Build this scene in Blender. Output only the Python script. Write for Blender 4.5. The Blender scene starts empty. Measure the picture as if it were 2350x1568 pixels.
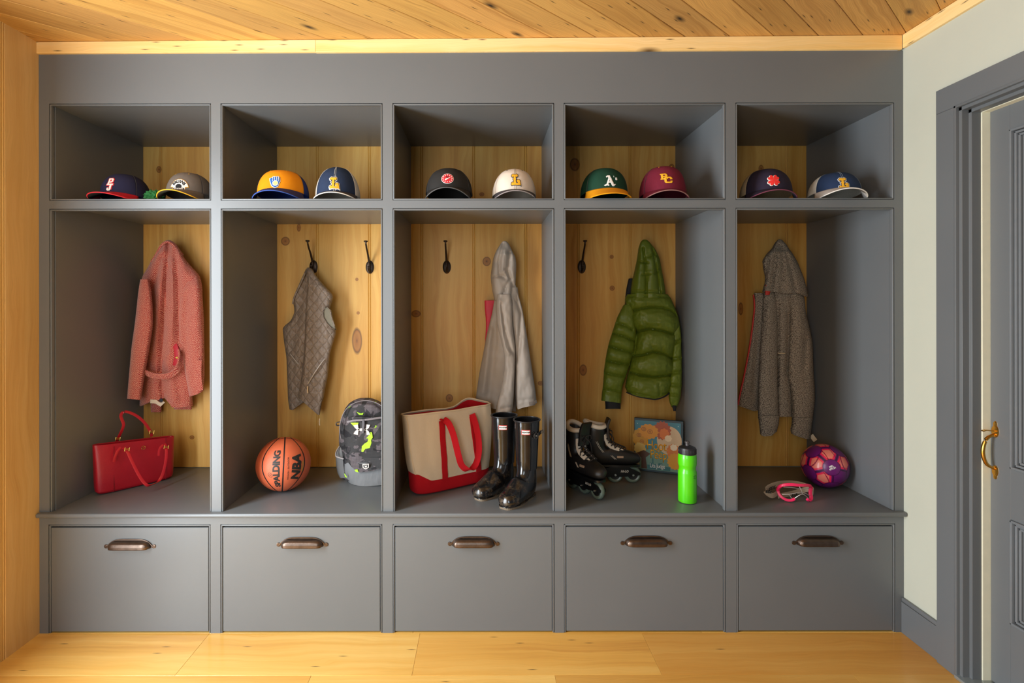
import bpy, bmesh, math, random
import numpy as np
from mathutils import Vector, Matrix, noise as mnoise
PI = math.pi
SC = bpy.context.scene
COL = SC.collection

# ---------------------------------------------------------------- camera, world, lights, exposure
F, VX, VY = 1220.0, 1110.0, 693.0          # focal length and principal point, pixels of a 2350 x 1568 frame
D, ZC = 2.198, 1.3694                      # camera distance to the locker face, camera height
BACK = 0.5914                              # depth of the lockers
BENCH = 0.5027                             # height of the bench top
LX, RX = -1.8387, 1.736                    # side walls
cam_d = bpy.data.cameras.new('camera'); cam = bpy.data.objects.new('camera', cam_d); COL.objects.link(cam)
cam.location = (0, -D, ZC); cam.rotation_euler = (PI/2, 0.0015, 0)
cam_d.sensor_width = 36; cam_d.lens = F/2350*36
cam_d.shift_x = (1175-VX)/2350; cam_d.shift_y = -(784-VY)/2350
cam_d.clip_start = 0.02
SC.camera = cam
w = bpy.data.worlds.new('world'); SC.world = w; w.use_nodes = True
w.node_tree.nodes['Background'].inputs[0].default_value = (0.75, 0.86, 1.0, 1)
w.node_tree.nodes['Background'].inputs[1].default_value = 0.3
SC.view_settings.view_transform = 'Standard'; SC.view_settings.look = 'None'
SC.view_settings.gamma = 1; SC.view_settings.exposure = 0.06; SC.view_settings.use_curve_mapping = False

def area(name, loc, rot, sx, sy, power, color):
    l = bpy.data.lights.new(name, 'AREA'); l.shape = 'RECTANGLE'; l.size = sx; l.size_y = sy
    l.energy = power; l.color = color
    o = bpy.data.objects.new(name, l); COL.objects.link(o); o.location = loc; o.rotation_euler = rot
    return o
# daylight through the window in the left wall; unseen rear window added as fill
area('daylight_left', (LX-0.03, -1.25, 1.13), (0, -PI/2, 0), 2.04, 0.86, 124, (0.91, 1.0, 1.08))
area('fill_rear', (-0.88, -3.40, 1.35), (PI/2, 0, 0), 1.0, 1.9, 44, (0.86, 0.95, 1.0))

# ---------------------------------------------------------------- helpers
def at(px, py, y):
    s = (D+y)/F
    return Vector(((px-VX)*s, y, ZC-(py-VY)*s))
def fx(px): return (px-VX)/555.0           # on the locker face
def fz(py): return ZC-(py-VY)/555.0
MAT = {}                                    # matrices of the things' Empties
def tag(o, label=None, cat=None, group=None, kind=None):
    if label: o['label'] = label
    if cat: o['category'] = cat
    if group: o['group'] = group
    if kind: o['kind'] = kind
    return o
def thing(name, label, cat, loc=(0, 0, 0), rz=0, group=None, kind=None):
    o = bpy.data.objects.new(name, None); COL.objects.link(o)
    o.empty_display_size = 0.05
    o.location = loc; o.rotation_euler = (0, 0, rz)
    MAT[o.name] = Matrix.Translation(Vector(loc)) @ Matrix.Rotation(rz, 4, 'Z')
    return tag(o, label, cat, group, kind)
def link(name, me, mat, parent=None, smooth=True, world=False, label=None):
    """one mesh object; world=True: vertices are world coordinates, moved into the parent's space"""
    o = bpy.data.objects.new(name, me); COL.objects.link(o)
    if mat is not None:
        for m_ in (mat if isinstance(mat, (list, tuple)) else [mat]): me.materials.append(m_)
    if world and parent is not None:
        me.transform(root_matrix(parent).inverted())
    if parent is not None: o.parent = parent
    if smooth:
        me.polygons.foreach_set('use_smooth', [True]*len(me.polygons))
        try: me.set_sharp_from_angle(angle=math.radians(38))
        except Exception: pass
    if label: o['label'] = label
    return o
def root_matrix(o):
    while o.parent is not None: o = o.parent
    return MAT.get(o.name, Matrix.Identity(4))
def from_data(name, verts, faces, uvs=None, mats=None):
    me = bpy.data.meshes.new(name)
    me.from_pydata([tuple(v) for v in verts], [], faces)
    if uvs is not None:
        l = me.uv_layers.new(name='uv')
        for p in me.polygons:
            for li, vi in zip(p.loop_indices, p.vertices): l.data[li].uv = uvs[vi]
    if mats is not None:
        for p, m_ in zip(me.polygons, mats): p.material_index = m_
    me.update()
    return me
class B:
    """collects shapes in a bmesh, then becomes one mesh object"""
    def __init__(s): s.bm = bmesh.new()
    def box(s, x0, x1, y0, y1, z0, z1, bev=0.0, seg=1, M=None):
        r = bmesh.ops.create_cube(s.bm, size=1)
        T = Matrix.Translation(((x0+x1)/2, (y0+y1)/2, (z0+z1)/2)) @ Matrix.Diagonal((abs(x1-x0), abs(y1-y0), abs(z1-z0), 1))
        if M is not None: T = M @ T
        bmesh.ops.transform(s.bm, matrix=T, verts=r['verts'])
        if bev > 0:
            ed = list({e for v in r['verts'] for e in v.link_edges})
            bmesh.ops.bevel(s.bm, geom=ed, offset=bev, segments=seg, affect='EDGES', profile=0.5)
        return s
    def tube(s, pts, r, n=10, close=False, flat=None, up=None, cap=True):
        """round tube, or a strap of half sizes flat=(across, thick) with across direction 'up'"""
        pts = [Vector(p) for p in pts]; rings = []
        N = len(pts)
        for i, p in enumerate(pts):
            a = pts[(i-1) % N] if (close or i > 0) else p
            b = pts[(i+1) % N] if (close or i < N-1) else p
            t = (b-a).normalized() if (b-a).length > 1e-9 else Vector((0, 0, 1))
            u = Vector(up[i] if isinstance(up, list) else up) if up is not None else (Vector((0, 0, 1)) if abs(t.z) < 0.9 else Vector((1, 0, 0)))
            u = (u - t*u.dot(t))
            u = u.normalized() if u.length > 1e-6 else t.orthogonal().normalized()
            v = t.cross(u)
            rr = r[i] if isinstance(r, (list, tuple)) else r
            ring = []
            for k in range(n):
                an = 2*PI*k/n
                if flat:
                    ca, sa = math.cos(an), math.sin(an)
                    e = 0.35
                    q = p + u*flat[0]*math.copysign(abs(ca)**e, ca) + v*flat[1]*math.copysign(abs(sa)**e, sa)
                else: q = p + u*rr*math.cos(an) + v*rr*math.sin(an)
                ring.append(s.bm.verts.new(q))
            rings.append(ring)
        m = N if close else N-1
        for i in range(m):
            A, C = rings[i], rings[(i+1) % N]
            for k in range(n):
                s.bm.faces.new((A[k], A[(k+1) % n], C[(k+1) % n], C[k]))
        if not close and cap:
            s.bm.faces.new(rings[0][::-1]); s.bm.faces.new(rings[-1])
        return s
    def lathe(s, prof, n=32, M=None, sx=1, sy=1):
        rings = []
        for (r, z) in prof:
            if r < 1e-6: rings.append([s.bm.verts.new((0, 0, z))])
            else: rings.append([s.bm.verts.new((r*sx*math.cos(2*PI*k/n), r*sy*math.sin(2*PI*k/n), z)) for k in range(n)])
        for A, C in zip(rings[:-1], rings[1:]):
            for k in range(n):
                k2 = (k+1) % n
                if len(A) == 1 and len(C) == 1: continue
                if len(A) == 1: s.bm.faces.new((A[0], C[k2], C[k]))
                elif len(C) == 1: s.bm.faces.new((A[k], A[k2], C[0]))
                else: s.bm.faces.new((A[k], A[k2], C[k2], C[k]))
        if M is not None:
            bmesh.ops.transform(s.bm, matrix=M, verts=[v for R in rings for v in R])
        return s
    def prism(s, poly, h, M=None):
        """polygon in xy extruded from z=0 to z=h"""
        a = [s.bm.verts.new((p[0], p[1], 0)) for p in poly]; b = [s.bm.verts.new((p[0], p[1], h)) for p in poly]
        n = len(poly)
        s.bm.faces.new(a[::-1]); s.bm.faces.new(b)
        for k in range(n): s.bm.faces.new((a[k], a[(k+1) % n], b[(k+1) % n], b[k]))
        if M is not None: bmesh.ops.transform(s.bm, matrix=M, verts=a+b)
        return s
    def grid(s, fn, nu, nv, wrapu=False):
        g = [[s.bm.verts.new(fn(i/nu, j/nv)) for i in range(nu if wrapu else nu+1)] for j in range(nv+1)]
        for j in range(nv):
            for i in range(nu):
                i2 = (i+1) % nu if wrapu else i+1
                s.bm.faces.new((g[j][i], g[j][i2], g[j+1][i2], g[j+1][i]))
        return g
    def mesh(s, name, recalc=True):
        if recalc: bmesh.ops.recalc_face_normals(s.bm, faces=s.bm.faces)
        me = bpy.data.meshes.new(name); s.bm.to_mesh(me); s.bm.free(); me.update()
        return me
    def put(s, name, mat, parent=None, smooth=True, world=False, label=None, recalc=True):
        return link(name, s.mesh(name, recalc), mat, parent, smooth, world, label)
def solidify(o, t, offset=0):
    m = o.modifiers.new('solid', 'SOLIDIFY'); m.thickness = t; m.offset = offset
    return o
def subsurf(o, n=1):
    m = o.modifiers.new('sub', 'SUBSURF'); m.levels = n; m.render_levels = n
    return o
def spline(pts, n):
    """Catmull-Rom through the points"""
    P = [np.array(p, float) for p in pts]; out = []
    m = len(P)-1
    for i in range(n):
        t = i/(n-1)*m; k = min(int(t), m-1); f = t-k
        p0, p1, p2, p3 = P[max(k-1, 0)], P[k], P[k+1], P[min(k+2, m)]
        out.append(0.5*((2*p1)+(-p0+p2)*f+(2*p0-5*p1+4*p2-p3)*f*f+(-p0+3*p1-3*p2+p3)*f**3))
    return out

# ---------------------------------------------------------------- materials
def srgb(r, g, b):
    f = lambda c: (c/255/12.92) if c/255 <= 0.04045 else ((c/255+0.055)/1.055)**2.4
    return (f(r), f(g), f(b), 1)
class N:
    """tiny node builder"""
    def __init__(s, name):
        s.m = bpy.data.materials.new(name); s.m.use_nodes = True
        s.nt = s.m.node_tree; s.b = s.nt.nodes['Principled BSDF']
    def node(s, t, **kw):
        n = s.nt.nodes.new(t)
        for k, v in kw.items(): setattr(n, k, v)
        return n
    def set(s, sock, v):
        if isinstance(v, bpy.types.NodeSocket): s.nt.links.new(v, sock)
        else: sock.default_value = v
    def math(s, op, a, b=0.0, c=0.0, clamp=False):
        n = s.node('ShaderNodeMath', operation=op); n.use_clamp = clamp
        s.set(n.inputs[0], a); s.set(n.inputs[1], b); s.set(n.inputs[2], c)
        return n.outputs[0]
    def coord(s, kind='UV'):
        return s.node('ShaderNodeTexCoord').outputs[kind]
    def mapping(s, v, scale=(1, 1, 1), loc=(0, 0, 0), rot=(0, 0, 0)):
        n = s.node('ShaderNodeMapping'); s.set(n.inputs[0], v)
        n.inputs['Scale'].default_value = scale; n.inputs['Location'].default_value = loc; n.inputs['Rotation'].default_value = rot
        return n.outputs[0]
    def noise(s, v, scale=5, detail=3, rough=0.5, dist=0.0):
        n = s.node('ShaderNodeTexNoise'); s.set(n.inputs['Vector'], v)
        n.inputs['Scale'].default_value = scale; n.inputs['Detail'].default_value = detail
        n.inputs['Roughness'].default_value = rough; n.inputs['Distortion'].default_value = dist
        return n.outputs['Fac']
    def voronoi(s, v, scale=5, feature='F1', rand=1.0, dims='3D'):
        n = s.node('ShaderNodeTexVoronoi', feature=feature, voronoi_dimensions=dims); s.set(n.inputs['Vector'], v)
        n.inputs['Scale'].default_value = scale; n.inputs['Randomness'].default_value = rand
        return n
    def ramp(s, fac, stops, interp='LINEAR'):
        n = s.node('ShaderNodeValToRGB'); n.color_ramp.interpolation = interp
        cr = n.color_ramp
        while len(cr.elements) < len(stops): cr.elements.new(0.5)
        for e, (p, c) in zip(cr.elements, stops):
            e.position = p; e.color = c if len(c) == 4 else (*c, 1)
        s.set(n.inputs[0], fac)
        return n.outputs[0]
    def mix(s, f, a, b, blend='MIX'):
        n = s.node('ShaderNodeMix', data_type='RGBA', blend_type=blend)
        s.set(n.inputs[0], f); s.set(n.inputs[6], a); s.set(n.inputs[7], b)
        return n.outputs[2]
    def sep(s, v):
        n = s.node('ShaderNodeSeparateXYZ'); s.set(n.inputs[0], v); return n.outputs
    def comb(s, x=0.0, y=0.0, z=0.0):
        n = s.node('ShaderNodeCombineXYZ'); s.set(n.inputs[0], x); s.set(n.inputs[1], y); s.set(n.inputs[2], z); return n.outputs[0]
    def bump(s, h, strength=0.3, dist=0.002):
        n = s.node('ShaderNodeBump'); s.set(n.inputs['Height'], h)
        n.inputs['Strength'].default_value = strength; n.inputs['Distance'].default_value = dist
        s.nt.links.new(n.outputs[0], s.b.inputs['Normal'])
    def done(s, col, rough=0.5, metal=0.0, spec=0.5, coat=0.0, sheen=0.0, coat_rough=0.1):
        s.set(s.b.inputs['Base Color'], col); s.set(s.b.inputs['Roughness'], rough)
        s.b.inputs['Metallic'].default_value = metal
        s.b.inputs['Specular IOR Level'].default_value = spec
        s.b.inputs['Coat Weight'].default_value = coat; s.b.inputs['Coat Roughness'].default_value = coat_rough
        s.b.inputs['Sheen Weight'].default_value = sheen
        return s.m
_mc = {}
def plain(rgb, rough=0.6, metal=0.0, bump=0.15, scale=300, spec=0.5, coat=0.0, sheen=0.0, name=None, vary=0.06):
    """a plain surface: slight noise in colour and relief"""
    key = (rgb, rough, metal, bump, scale, spec, coat, sheen)
    if key in _mc: return _mc[key]
    n = N(name or 'surface_%d_%d_%d' % rgb)
    c = srgb(*rgb); co = n.coord('Object')
    f = n.noise(co, scale*0.12, 3)
    dk = tuple(v*(1-vary) for v in c[:3])+(1,); lt = tuple(min(1, v*(1+vary)) for v in c[:3])+(1,)
    col = n.mix(f, dk, lt)
    if bump > 0: n.bump(n.noise(co, scale, 3), bump, 0.001)
    m = n.done(col, rough, metal, spec, coat, sheen)
    _mc[key] = m
    return m

def wood(name, light, mid, dark, knots=(), fine=1.0, spots=0.0, rough=0.45, coat=0.0, ring=0.5, tint=True, knot_scale=1.0, autoknot=0.0):
    """planed softwood; uv in metres: u along the grain, v across; vertex colour 'tint' per board"""
    n = N(name)
    uv = n.coord('UV'); s = n.sep(uv)
    warp = n.noise(n.mapping(uv, (1.3, 3.5, 1)), 1.6, 3, 0.55)
    v2 = n.math('ADD', s[1], n.math('MULTIPLY', n.math('SUBTRACT', warp, 0.5), 0.10))
    # growth rings seen as long bands
    rings = n.noise(n.comb(n.math('MULTIPLY', s[0], 0.55), n.math('MULTIPLY', v2, 26.0), 0.0), 1.0, 4, 0.62)
    fineg = n.noise(n.comb(n.math('MULTIPLY', s[0], 5.0), n.math('MULTIPLY', v2, 420.0), 0.0), 1.0, 2, 0.5)
    broad = n.noise(n.mapping(uv, (0.9, 3.0, 1)), 1.0, 2, 0.5)
    f = n.math('ADD', n.math('MULTIPLY', rings, 0.75*ring+0.35), n.math('MULTIPLY', broad, 0.6-0.3*ring))
    col = n.ramp(f, [(0.30, dark), (0.47, mid), (0.66, light)])
    col = n.mix(n.math('MULTIPLY', n.math('SUBTRACT', 0.62, fineg, clamp=True), 0.9*fine), col, tuple(c*0.55 for c in mid[:3])+(1,))
    kd = tuple(c*0.14 for c in dark[:3])+(1,); kmid = (dark[0]*0.66, dark[1]*0.52, dark[2]*0.42, 1)
    for (ku, kv, ru, rv) in knots:
        du = n.math('DIVIDE', n.math('SUBTRACT', s[0], ku), ru); dv = n.math('DIVIDE', n.math('SUBTRACT', s[1], kv), rv)
        d = n.math('SQRT', n.math('ADD', n.math('MULTIPLY', du, du), n.math('MULTIPLY', dv, dv)))
        d = n.math('ADD', d, n.math('MULTIPLY', n.math('SUBTRACT', warp, 0.5), 0.5))
        m = n.ramp(d, [(0.0, (1, 1, 1)), (0.62, (0.75,)*3), (0.80, (1, 1, 1)), (0.98, (0.25,)*3), (1.0, (0, 0, 0))])
        halo = n.math('MULTIPLY', n.math('SUBTRACT', 1.0, n.math('DIVIDE', d, 2.6), clamp=True), 0.35)
        col = n.mix(halo, col, mid if ring < 0.4 else dark)
        kc = n.ramp(d, [(0.0, kd), (0.25, kmid), (0.72, kmid), (0.86, kd), (1.0, kmid)])
        col = n.mix(n.math('MULTIPLY', m, 0.92), col, kc)
    if autoknot > 0:
        vo = n.voronoi(n.mapping(uv, (1.7*knot_scale, 4.6*knot_scale, 1)), 1.0, dims='2D')
        r = n.sep(vo.outputs['Color'])[0]
        d = n.math('DIVIDE', vo.outputs['Distance'], 0.085)
        on = n.math('GREATER_THAN', r, 1-autoknot)
        m = n.math('MULTIPLY', n.math('SUBTRACT', 1.15, d, clamp=True), on)
        col = n.mix(m, col, kd)
    if spots > 0:
        vo = n.voronoi(n.mapping(uv, (7, 52, 1)), 1.0, dims='2D')
        r = n.sep(vo.outputs['Color'])[1]
        m = n.math('MULTIPLY', n.math('SUBTRACT', 1.0, n.math('DIVIDE', vo.outputs['Distance'], 0.16), clamp=True), n.math('GREATER_THAN', r, 1-spots))
        col = n.mix(m, col, (0.02, 0.008, 0.003, 1))
    if tint:
        a = n.node('ShaderNodeVertexColor', layer_name='tint')
        col = n.mix(1.0, col, a.outputs[0], 'MULTIPLY')
    n.bump(n.math('ADD', fineg, n.math('MULTIPLY', rings, 0.6)), 0.12, 0.001)
    return n.done(col, rough, 0, 0.45, coat)
def boards_mesh(name, boards):
    """boards: list of (list of 8 corners, (u dir, v dir, origin), tint) -> one mesh with uv and tint"""
    V, Fc, U, T = [], [], [], []
    for poly, nrm, thick, udir, vdir, off, tint, ch in boards:
        # poly: outline of the visible face (counter-clockwise about nrm); chamfered edge ch; extruded back
        c = sum(poly, Vector())/len(poly); n = len(poly); base = len(V)
        inner = []
        for i, p in enumerate(poly):
            a, b = poly[i-1], poly[(i+1) % n]
            e1 = (p-a).normalized(); e2 = (b-p).normalized()
            n1 = nrm.cross(e1); n2 = nrm.cross(e2)
            bi = (n1+n2); k = ch/max(0.2, (1+n1.dot(n2)))
            inner.append(p + bi*k)
        rings = [inner, [p - nrm*ch for p in poly], [p - nrm*thick for p in poly]]
        for R in rings:
            for p in R:
                V.append(p); U.append((p.dot(udir)+off[0], p.dot(vdir)+off[1]))
        Fc.append([base+i for i in range(n)]); T.append(tint)
        for r in range(2):
            for i in range(n):
                j = (i+1) % n
                Fc.append([base+r*n+i, base+(r+1)*n+i, base+(r+1)*n+j, base+r*n+j]); T.append(tint)
        Fc.append([base+2*n+i for i in range(n)][::-1]); T.append(tint)
    me = from_data(name, V, Fc, U)
    ca = me.color_attributes.new('tint', 'FLOAT_COLOR', 'CORNER')
    for p, t in zip(me.polygons, T):
        for li in p.loop_indices: ca.data[li].color = (*t, 1)
    return me
def clip(poly, a, b, c):
    """keep a*x+b*y<=c"""
    out = []
    for i, p in enumerate(poly):
        q = poly[(i+1) % len(poly)]
        dp, dq = a*p[0]+b*p[1]-c, a*q[0]+b*q[1]-c
        if dp <= 0: out.append(p)
        if dp*dq < 0:
            t = dp/(dp-dq); out.append((p[0]+(q[0]-p[0])*t, p[1]+(q[1]-p[1])*t))
    return out

def paint_mat():
    n = N('grey_satin_paint'); co = n.coord('Object')
    f = n.noise(co, 3.0, 2)
    col = n.mix(f, srgb(99, 102, 104), srgb(105, 108, 109))
    n.bump(n.noise(co, 220, 2), 0.05, 0.0005)
    return n.done(col, 0.36, 0, 0.5)
M_PAINT = paint_mat()
M_DARK = plain((22, 18, 15), 0.9)  # near-black base interior: shade put into the colour behind the drawer gaps
rnd = random.Random(4)
PINE_L, PINE_M, PINE_D = srgb(236, 196, 128), srgb(216, 165, 92), srgb(186, 122, 54)

# ================================================================ THE ROOM
RY = -3.3          # rear wall
def ceil_z(x): return 2.443 + (x-LX)/(RX-LX)*0.023
# floor: wide boards running along x
M_FLOOR = wood('varnished_pine_floor', srgb(236, 194, 112), srgb(224, 172, 84), srgb(198, 138, 60), fine=0.5, ring=0.2, rough=0.30, coat=0.25, spots=0.035)
fl = []
rows = [(0.62, 0.30), (0.30, 0.0), (0.0, -0.249), (-0.249, -0.50)] + [(-0.50-0.25*k, -0.75-0.25*k) for k in range(21)]
joints = {2: [-1.135, -0.265, 0.652], 3: [-0.634, 0.259, 1.35]}
tints = {2: [(1.06, 1.08, 1.10), (1.04, 1.04, 0.98), (1.0, 0.94, 0.80), (0.86, 0.72, 0.52)], 3: [(0.97, 0.90, 0.80), (1.05, 1.05, 1.0), (0.86, 0.75, 0.56), (0.9, 0.8, 0.6)]}
for ri, (ya, yb) in enumerate(rows):
    js = joints.get(ri) or sorted(rnd.uniform(-1.5, 1.5) for _ in range(3))
    xs = [LX-0.05] + list(js) + [RX+0.12]
    for k in range(len(xs)-1):
        t = tints[ri][k] if ri in tints else rnd.choice([(1, 1, 1), (0.95, 0.88, 0.75), (1.05, 1.05, 1.02), (0.88, 0.78, 0.6)])
        g = 0.0004
        P = [Vector((xs[k]+g, yb+g, 0)), Vector((xs[k+1]-g, yb+g, 0)), Vector((xs[k+1]-g, ya-g, 0)), Vector((xs[k]+g, ya-g, 0))]
        fl.append((P, Vector((0, 0, 1)), 0.02, Vector((1, 0, 0)), Vector((0, 1, 0)), (k*3.7+ri*1.3, ri*2.1+k), t, 0.0005))
tag(link('floor', boards_mesh('floor', fl), M_FLOOR, smooth=False), kind='structure')
# ceiling: narrow reclaimed boards laid on the diagonal
M_CEIL = wood('reclaimed_pine_ceiling', srgb(210, 162, 88), srgb(180, 131, 64), srgb(108, 70, 32), fine=1.3, ring=0.85, rough=0.55, spots=0.22, autoknot=0.16, knot_scale=1.3)
cl = []
dirv = Vector((1.0, 0.90)).normalized(); per = Vector((-dirv.y, dirv.x)); wdt = 0.1225
x_ref = (2082-VX)/557.0
ref = per.x*x_ref + per.y*(-0.01)
for k in range(-30, 34):
    c0 = ref + k*wdt
    pts = [dirv*-8+per*c0, dirv*8+per*c0, dirv*8+per*(c0+wdt), dirv*-8+per*(c0+wdt)]
    poly = [tuple(p) for p in pts]
    for (a, b, c) in ((1, 0, RX+0.03), (-1, 0, -LX+0.03), (0, 1, 0.05), (0, -1, -RY+0.05), (-per.x, -per.y, -c0-0.0009), (per.x, per.y, c0+wdt-0.0009)):
        poly = clip(poly, a, b, c)
        if len(poly) < 3: break
    if len(poly) < 3: continue
    P = [Vector((p[0], p[1], ceil_z(p[0]))) for p in poly][::-1]
    sh = rnd.uniform(0.80, 1.08); t = (sh, sh*rnd.uniform(0.93, 1.0), sh*rnd.uniform(0.86, 0.98))
    cl.append((P, Vector((0, 0, -1)), 0.02, Vector((dirv.x, dirv.y, 0)), Vector((per.x, per.y, 0)), (rnd.uniform(0, 30), rnd.uniform(0, 9)), t, 0.0020))
tag(link('ceiling', boards_mesh('ceiling', cl), M_CEIL, smooth=False), kind='structure')

# pine boards, vertical, with a bead beside each joint
def vboards(lo, hi, joints_, z0, z1, to3, nrm, udir, vdir, bead_side=1):
    out = []; js = [lo] + sorted(j for j in joints_ if lo < j < hi) + [hi]
    for k in range(len(js)-1):
        a, b = js[k], js[k+1]
        t0 = rnd.uniform(0.93, 1.06); t = (t0, t0*rnd.uniform(0.96, 1.0), t0*rnd.uniform(0.92, 1.0))
        segs = [(a, b)]
        if b < hi: segs = [(a, b-0.0105), (b-0.0100, b-0.0005)]
        off = (rnd.uniform(0, 20), rnd.uniform(0, 5))
        for (p, q) in segs:
            if q-p < 0.002: continue
            P = [to3(p, z0), to3(q, z0), to3(q, z1), to3(p, z1)]
            if (P[1]-P[0]).cross(P[2]-P[1]).dot(nrm) < 0: P = P[::-1]
            out.append((P, nrm, 0.018, udir, vdir, off if not FIXUV else (0, 0), t, 0.0028))
    return out
FIXUV = True
KN = []
def kn(px, py, rx, rz): # knot on the rear boards, from the photograph: pixel centre and radii
    p = at(px, py, BACK); s = (D+BACK)/F
    KN.append((p.z, p.x, rz*s, rx*s))
for a in [(655, 553, 11, 11), (819, 782, 13, 34), (1117, 600, 10, 11), (1031, 914, 9, 10), (686, 522, 5, 10), (1404, 590, 5, 5),
          (819, 641, 4, 4), (822, 718, 4, 4), (1405, 662, 6, 6), (1338, 850, 9, 14), (1320, 378, 12, 16), (1747, 388, 6, 9),
          (1700, 710, 6, 16), (1542, 385, 7, 9), (365, 388, 6, 8), (440, 1003, 6, 5), (1240, 880, 7, 6), (1106, 446, 6, 5), (955, 720, 12, 9)]: kn(*a)
M_PINE = wood('knotty_pine_panel', srgb(220, 174, 92), srgb(202, 148, 66), srgb(172, 112, 42), knots=KN, fine=0.45, ring=0.25, rough=0.5)
M_PINE_WALL = wood('knotty_pine_wall', srgb(224, 190, 124), srgb(210, 168, 98), srgb(188, 136, 70),
                   knots=[(fz(355-0), -0.05, 0.02, 0.02)], fine=0.5, ring=0.25, rough=0.45, autoknot=0.10)
J = [-0.046+0.2737*k for k in range(-8, 9)]
wl = []
win = (-1.72, -0.78, 0.08, 2.20)            # window opening in the left wall: y0 y1 z0 z1
nl = Vector((1, 0, 0))
FIXUV = False
jy = [-0.157-0.27*k for k in range(-1, 21)]
for (a, b, z0, z1) in ((RY, win[0], -0.01, 2.47), (win[0], win[1], -0.01, win[2]), (win[0], win[1], win[3], 2.47), (win[1], 0.028, -0.01, 2.47)):
    wl += vboards(a, b, jy, z0, z1, lambda p, z: Vector((LX, p, z)), nl, Vector((0, 0, 1)), Vector((0, 1, 0)))
tag(link('wall_left', boards_mesh('wall_left', wl), M_PINE_WALL, smooth=False), kind='structure')
# window in the left wall
M_WHITE = plain((214, 210, 196), 0.6, bump=0.1)
wt = B(); fo = 0.09
y0, y1, z0, z1 = win
for (a, b, c, d_) in ((y0-fo, y0, z0-fo, z1+fo), (y1, y1+fo, z0-fo, z1+fo), (y0, y1, z1, z1+fo), (y0, y1, z0-fo, z0)):
    wt.box(LX, LX+0.018, a, b, c, d_, 0.002)
wt.box(LX-0.02, LX+0.05, y0-fo, y1+fo, z0-0.025, z0, 0.004)
for (a, b, c, d_) in ((y0, y0+0.04, z0, z1), (y1-0.04, y1, z0, z1), (y0, y1, z0, z0+0.05), (y0, y1, z1-0.04, z1), (y0, y1, (z0+z1)/2-0.02, (z0+z1)/2+0.02), ((y0+y1)/2-0.01, (y0+y1)/2+0.01, z0, z1)):
    wt.box(LX-0.09, LX-0.05, a, b, c, d_, 0.003)
tag(wt.put('window_1', M_PAINT, smooth=False), kind='structure')
# plaster walls
M_PLASTER = plain((188, 190, 174), 0.8, bump=0.2, scale=90, vary=0.02, name='cream_plaster')
dz_open = (-1.10, -0.265, -0.005, 2.076)     # door opening in the right wall
rw = B()
rw.box(RX, RX+0.09, dz_open[1], 0.03, 0, 2.47); rw.box(RX, RX+0.09, -1.30, dz_open[0], 0, 2.47)
rw.box(RX, RX+0.09, dz_open[0], dz_open[1], dz_open[3], 2.47)
tag(rw.put('wall_right', M_PLASTER, smooth=False), kind='structure')
tag(B().box(RX, RX+0.09, RY, -1.301, 0, 2.47).put('wall_right_rear', M_PAINT, smooth=False), kind='structure')
bw = B(); wx = (-1.40, -0.36); wz = (0.40, 2.32)
bw.box(LX, wx[0], RY-0.1, RY, 0, 2.47).box(wx[1], RX, RY-0.1, RY, 0, 2.47).box(wx[0], wx[1], RY-0.1, RY, 0, wz[0]).box(wx[0], wx[1], RY-0.1, RY, wz[1], 2.47)
tag(bw.put('wall_rear', M_PAINT, smooth=False), kind='structure')
w2 = B()
for (a, b, c, d_) in ((wx[0]-.09, wx[0], wz[0]-.09, wz[1]+.09), (wx[1], wx[1]+.09, wz[0]-.09, wz[1]+.09), (wx[0], wx[1], wz[1], wz[1]+.09), (wx[0], wx[1], wz[0]-.09, wz[0])):
    w2.box(a, b, RY, RY+0.018, c, d_, 0.002)
for (a, b, c, d_) in ((wx[0], wx[0]+.04, wz[0], wz[1]), (wx[1]-.04, wx[1], wz[0], wz[1]), (wx[0], wx[1], wz[0], wz[0]+.05), (wx[0], wx[1], wz[1]-.04, wz[1]), (wx[0], wx[1], 1.5, 1.54), (.44, .46, wz[0], wz[1])):
    w2.box(a, b, RY-0.07, RY-0.03, c, d_, 0.003)
tag(w2.put('added_window', M_PAINT, smooth=False), kind='structure')  # unseen window, added to go with the rear fill lamp
# wall behind the lockers
tag(B().box(LX-0.02, RX+0.09, BACK+0.02, BACK+0.08, 0, 2.47).put('wall_back', M_PLASTER, smooth=False), kind='structure')

# pine trim under the ceiling: two lengths over the lockers, one along the right wall
M_TRIM = wood('pine_trim', srgb(250, 214, 150), srgb(240, 192, 112), srgb(222, 158, 76), fine=0.6, ring=0.3, rough=0.5, spots=0.55, autoknot=0.10)
M_TRIM2 = wood('pine_trim_knotty', srgb(250, 214, 150), srgb(242, 196, 116), srgb(218, 150, 70), fine=0.6, ring=0.5, rough=0.5, spots=0.12, autoknot=0.25)
def trim_piece(name, xa, xb, m, h0=0.0):
    y = -0.012
    za, zb = ceil_z(xa), ceil_z(xb)
    lo = lambda x: fz(123.8)+(x-LX)/(RX-LX)*0.0135 - h0
    P = [Vector((xa, y, lo(xa))), Vector((xb, y, lo(xb))), Vector((xb, y, zb-0.001)), Vector((xa, y, za-0.001))]
    me = boards_mesh(name, [(P, Vector((0, -1, 0)), 0.012, Vector((1, 0, 0)), Vector((0, 0, 1)), (xa*7, 0.3), (1, 1, 1), 0.0012)])
    tag(link(name, me, m, smooth=False), kind='structure')
xs_ = fx(727)
trim_piece('trim_1', LX, xs_, M_TRIM)
trim_piece('trim_2', xs_+0.0005, RX-0.013, M_TRIM2, 0.0015)
zz = ceil_z(RX)
P = [Vector((RX-0.013, RY, fz(115.5))), Vector((RX-0.013, -0.0125, fz(115.5))), Vector((RX-0.013, -0.0125, zz-0.001)), Vector((RX-0.013, RY, zz-0.001))][::-1]
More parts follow.
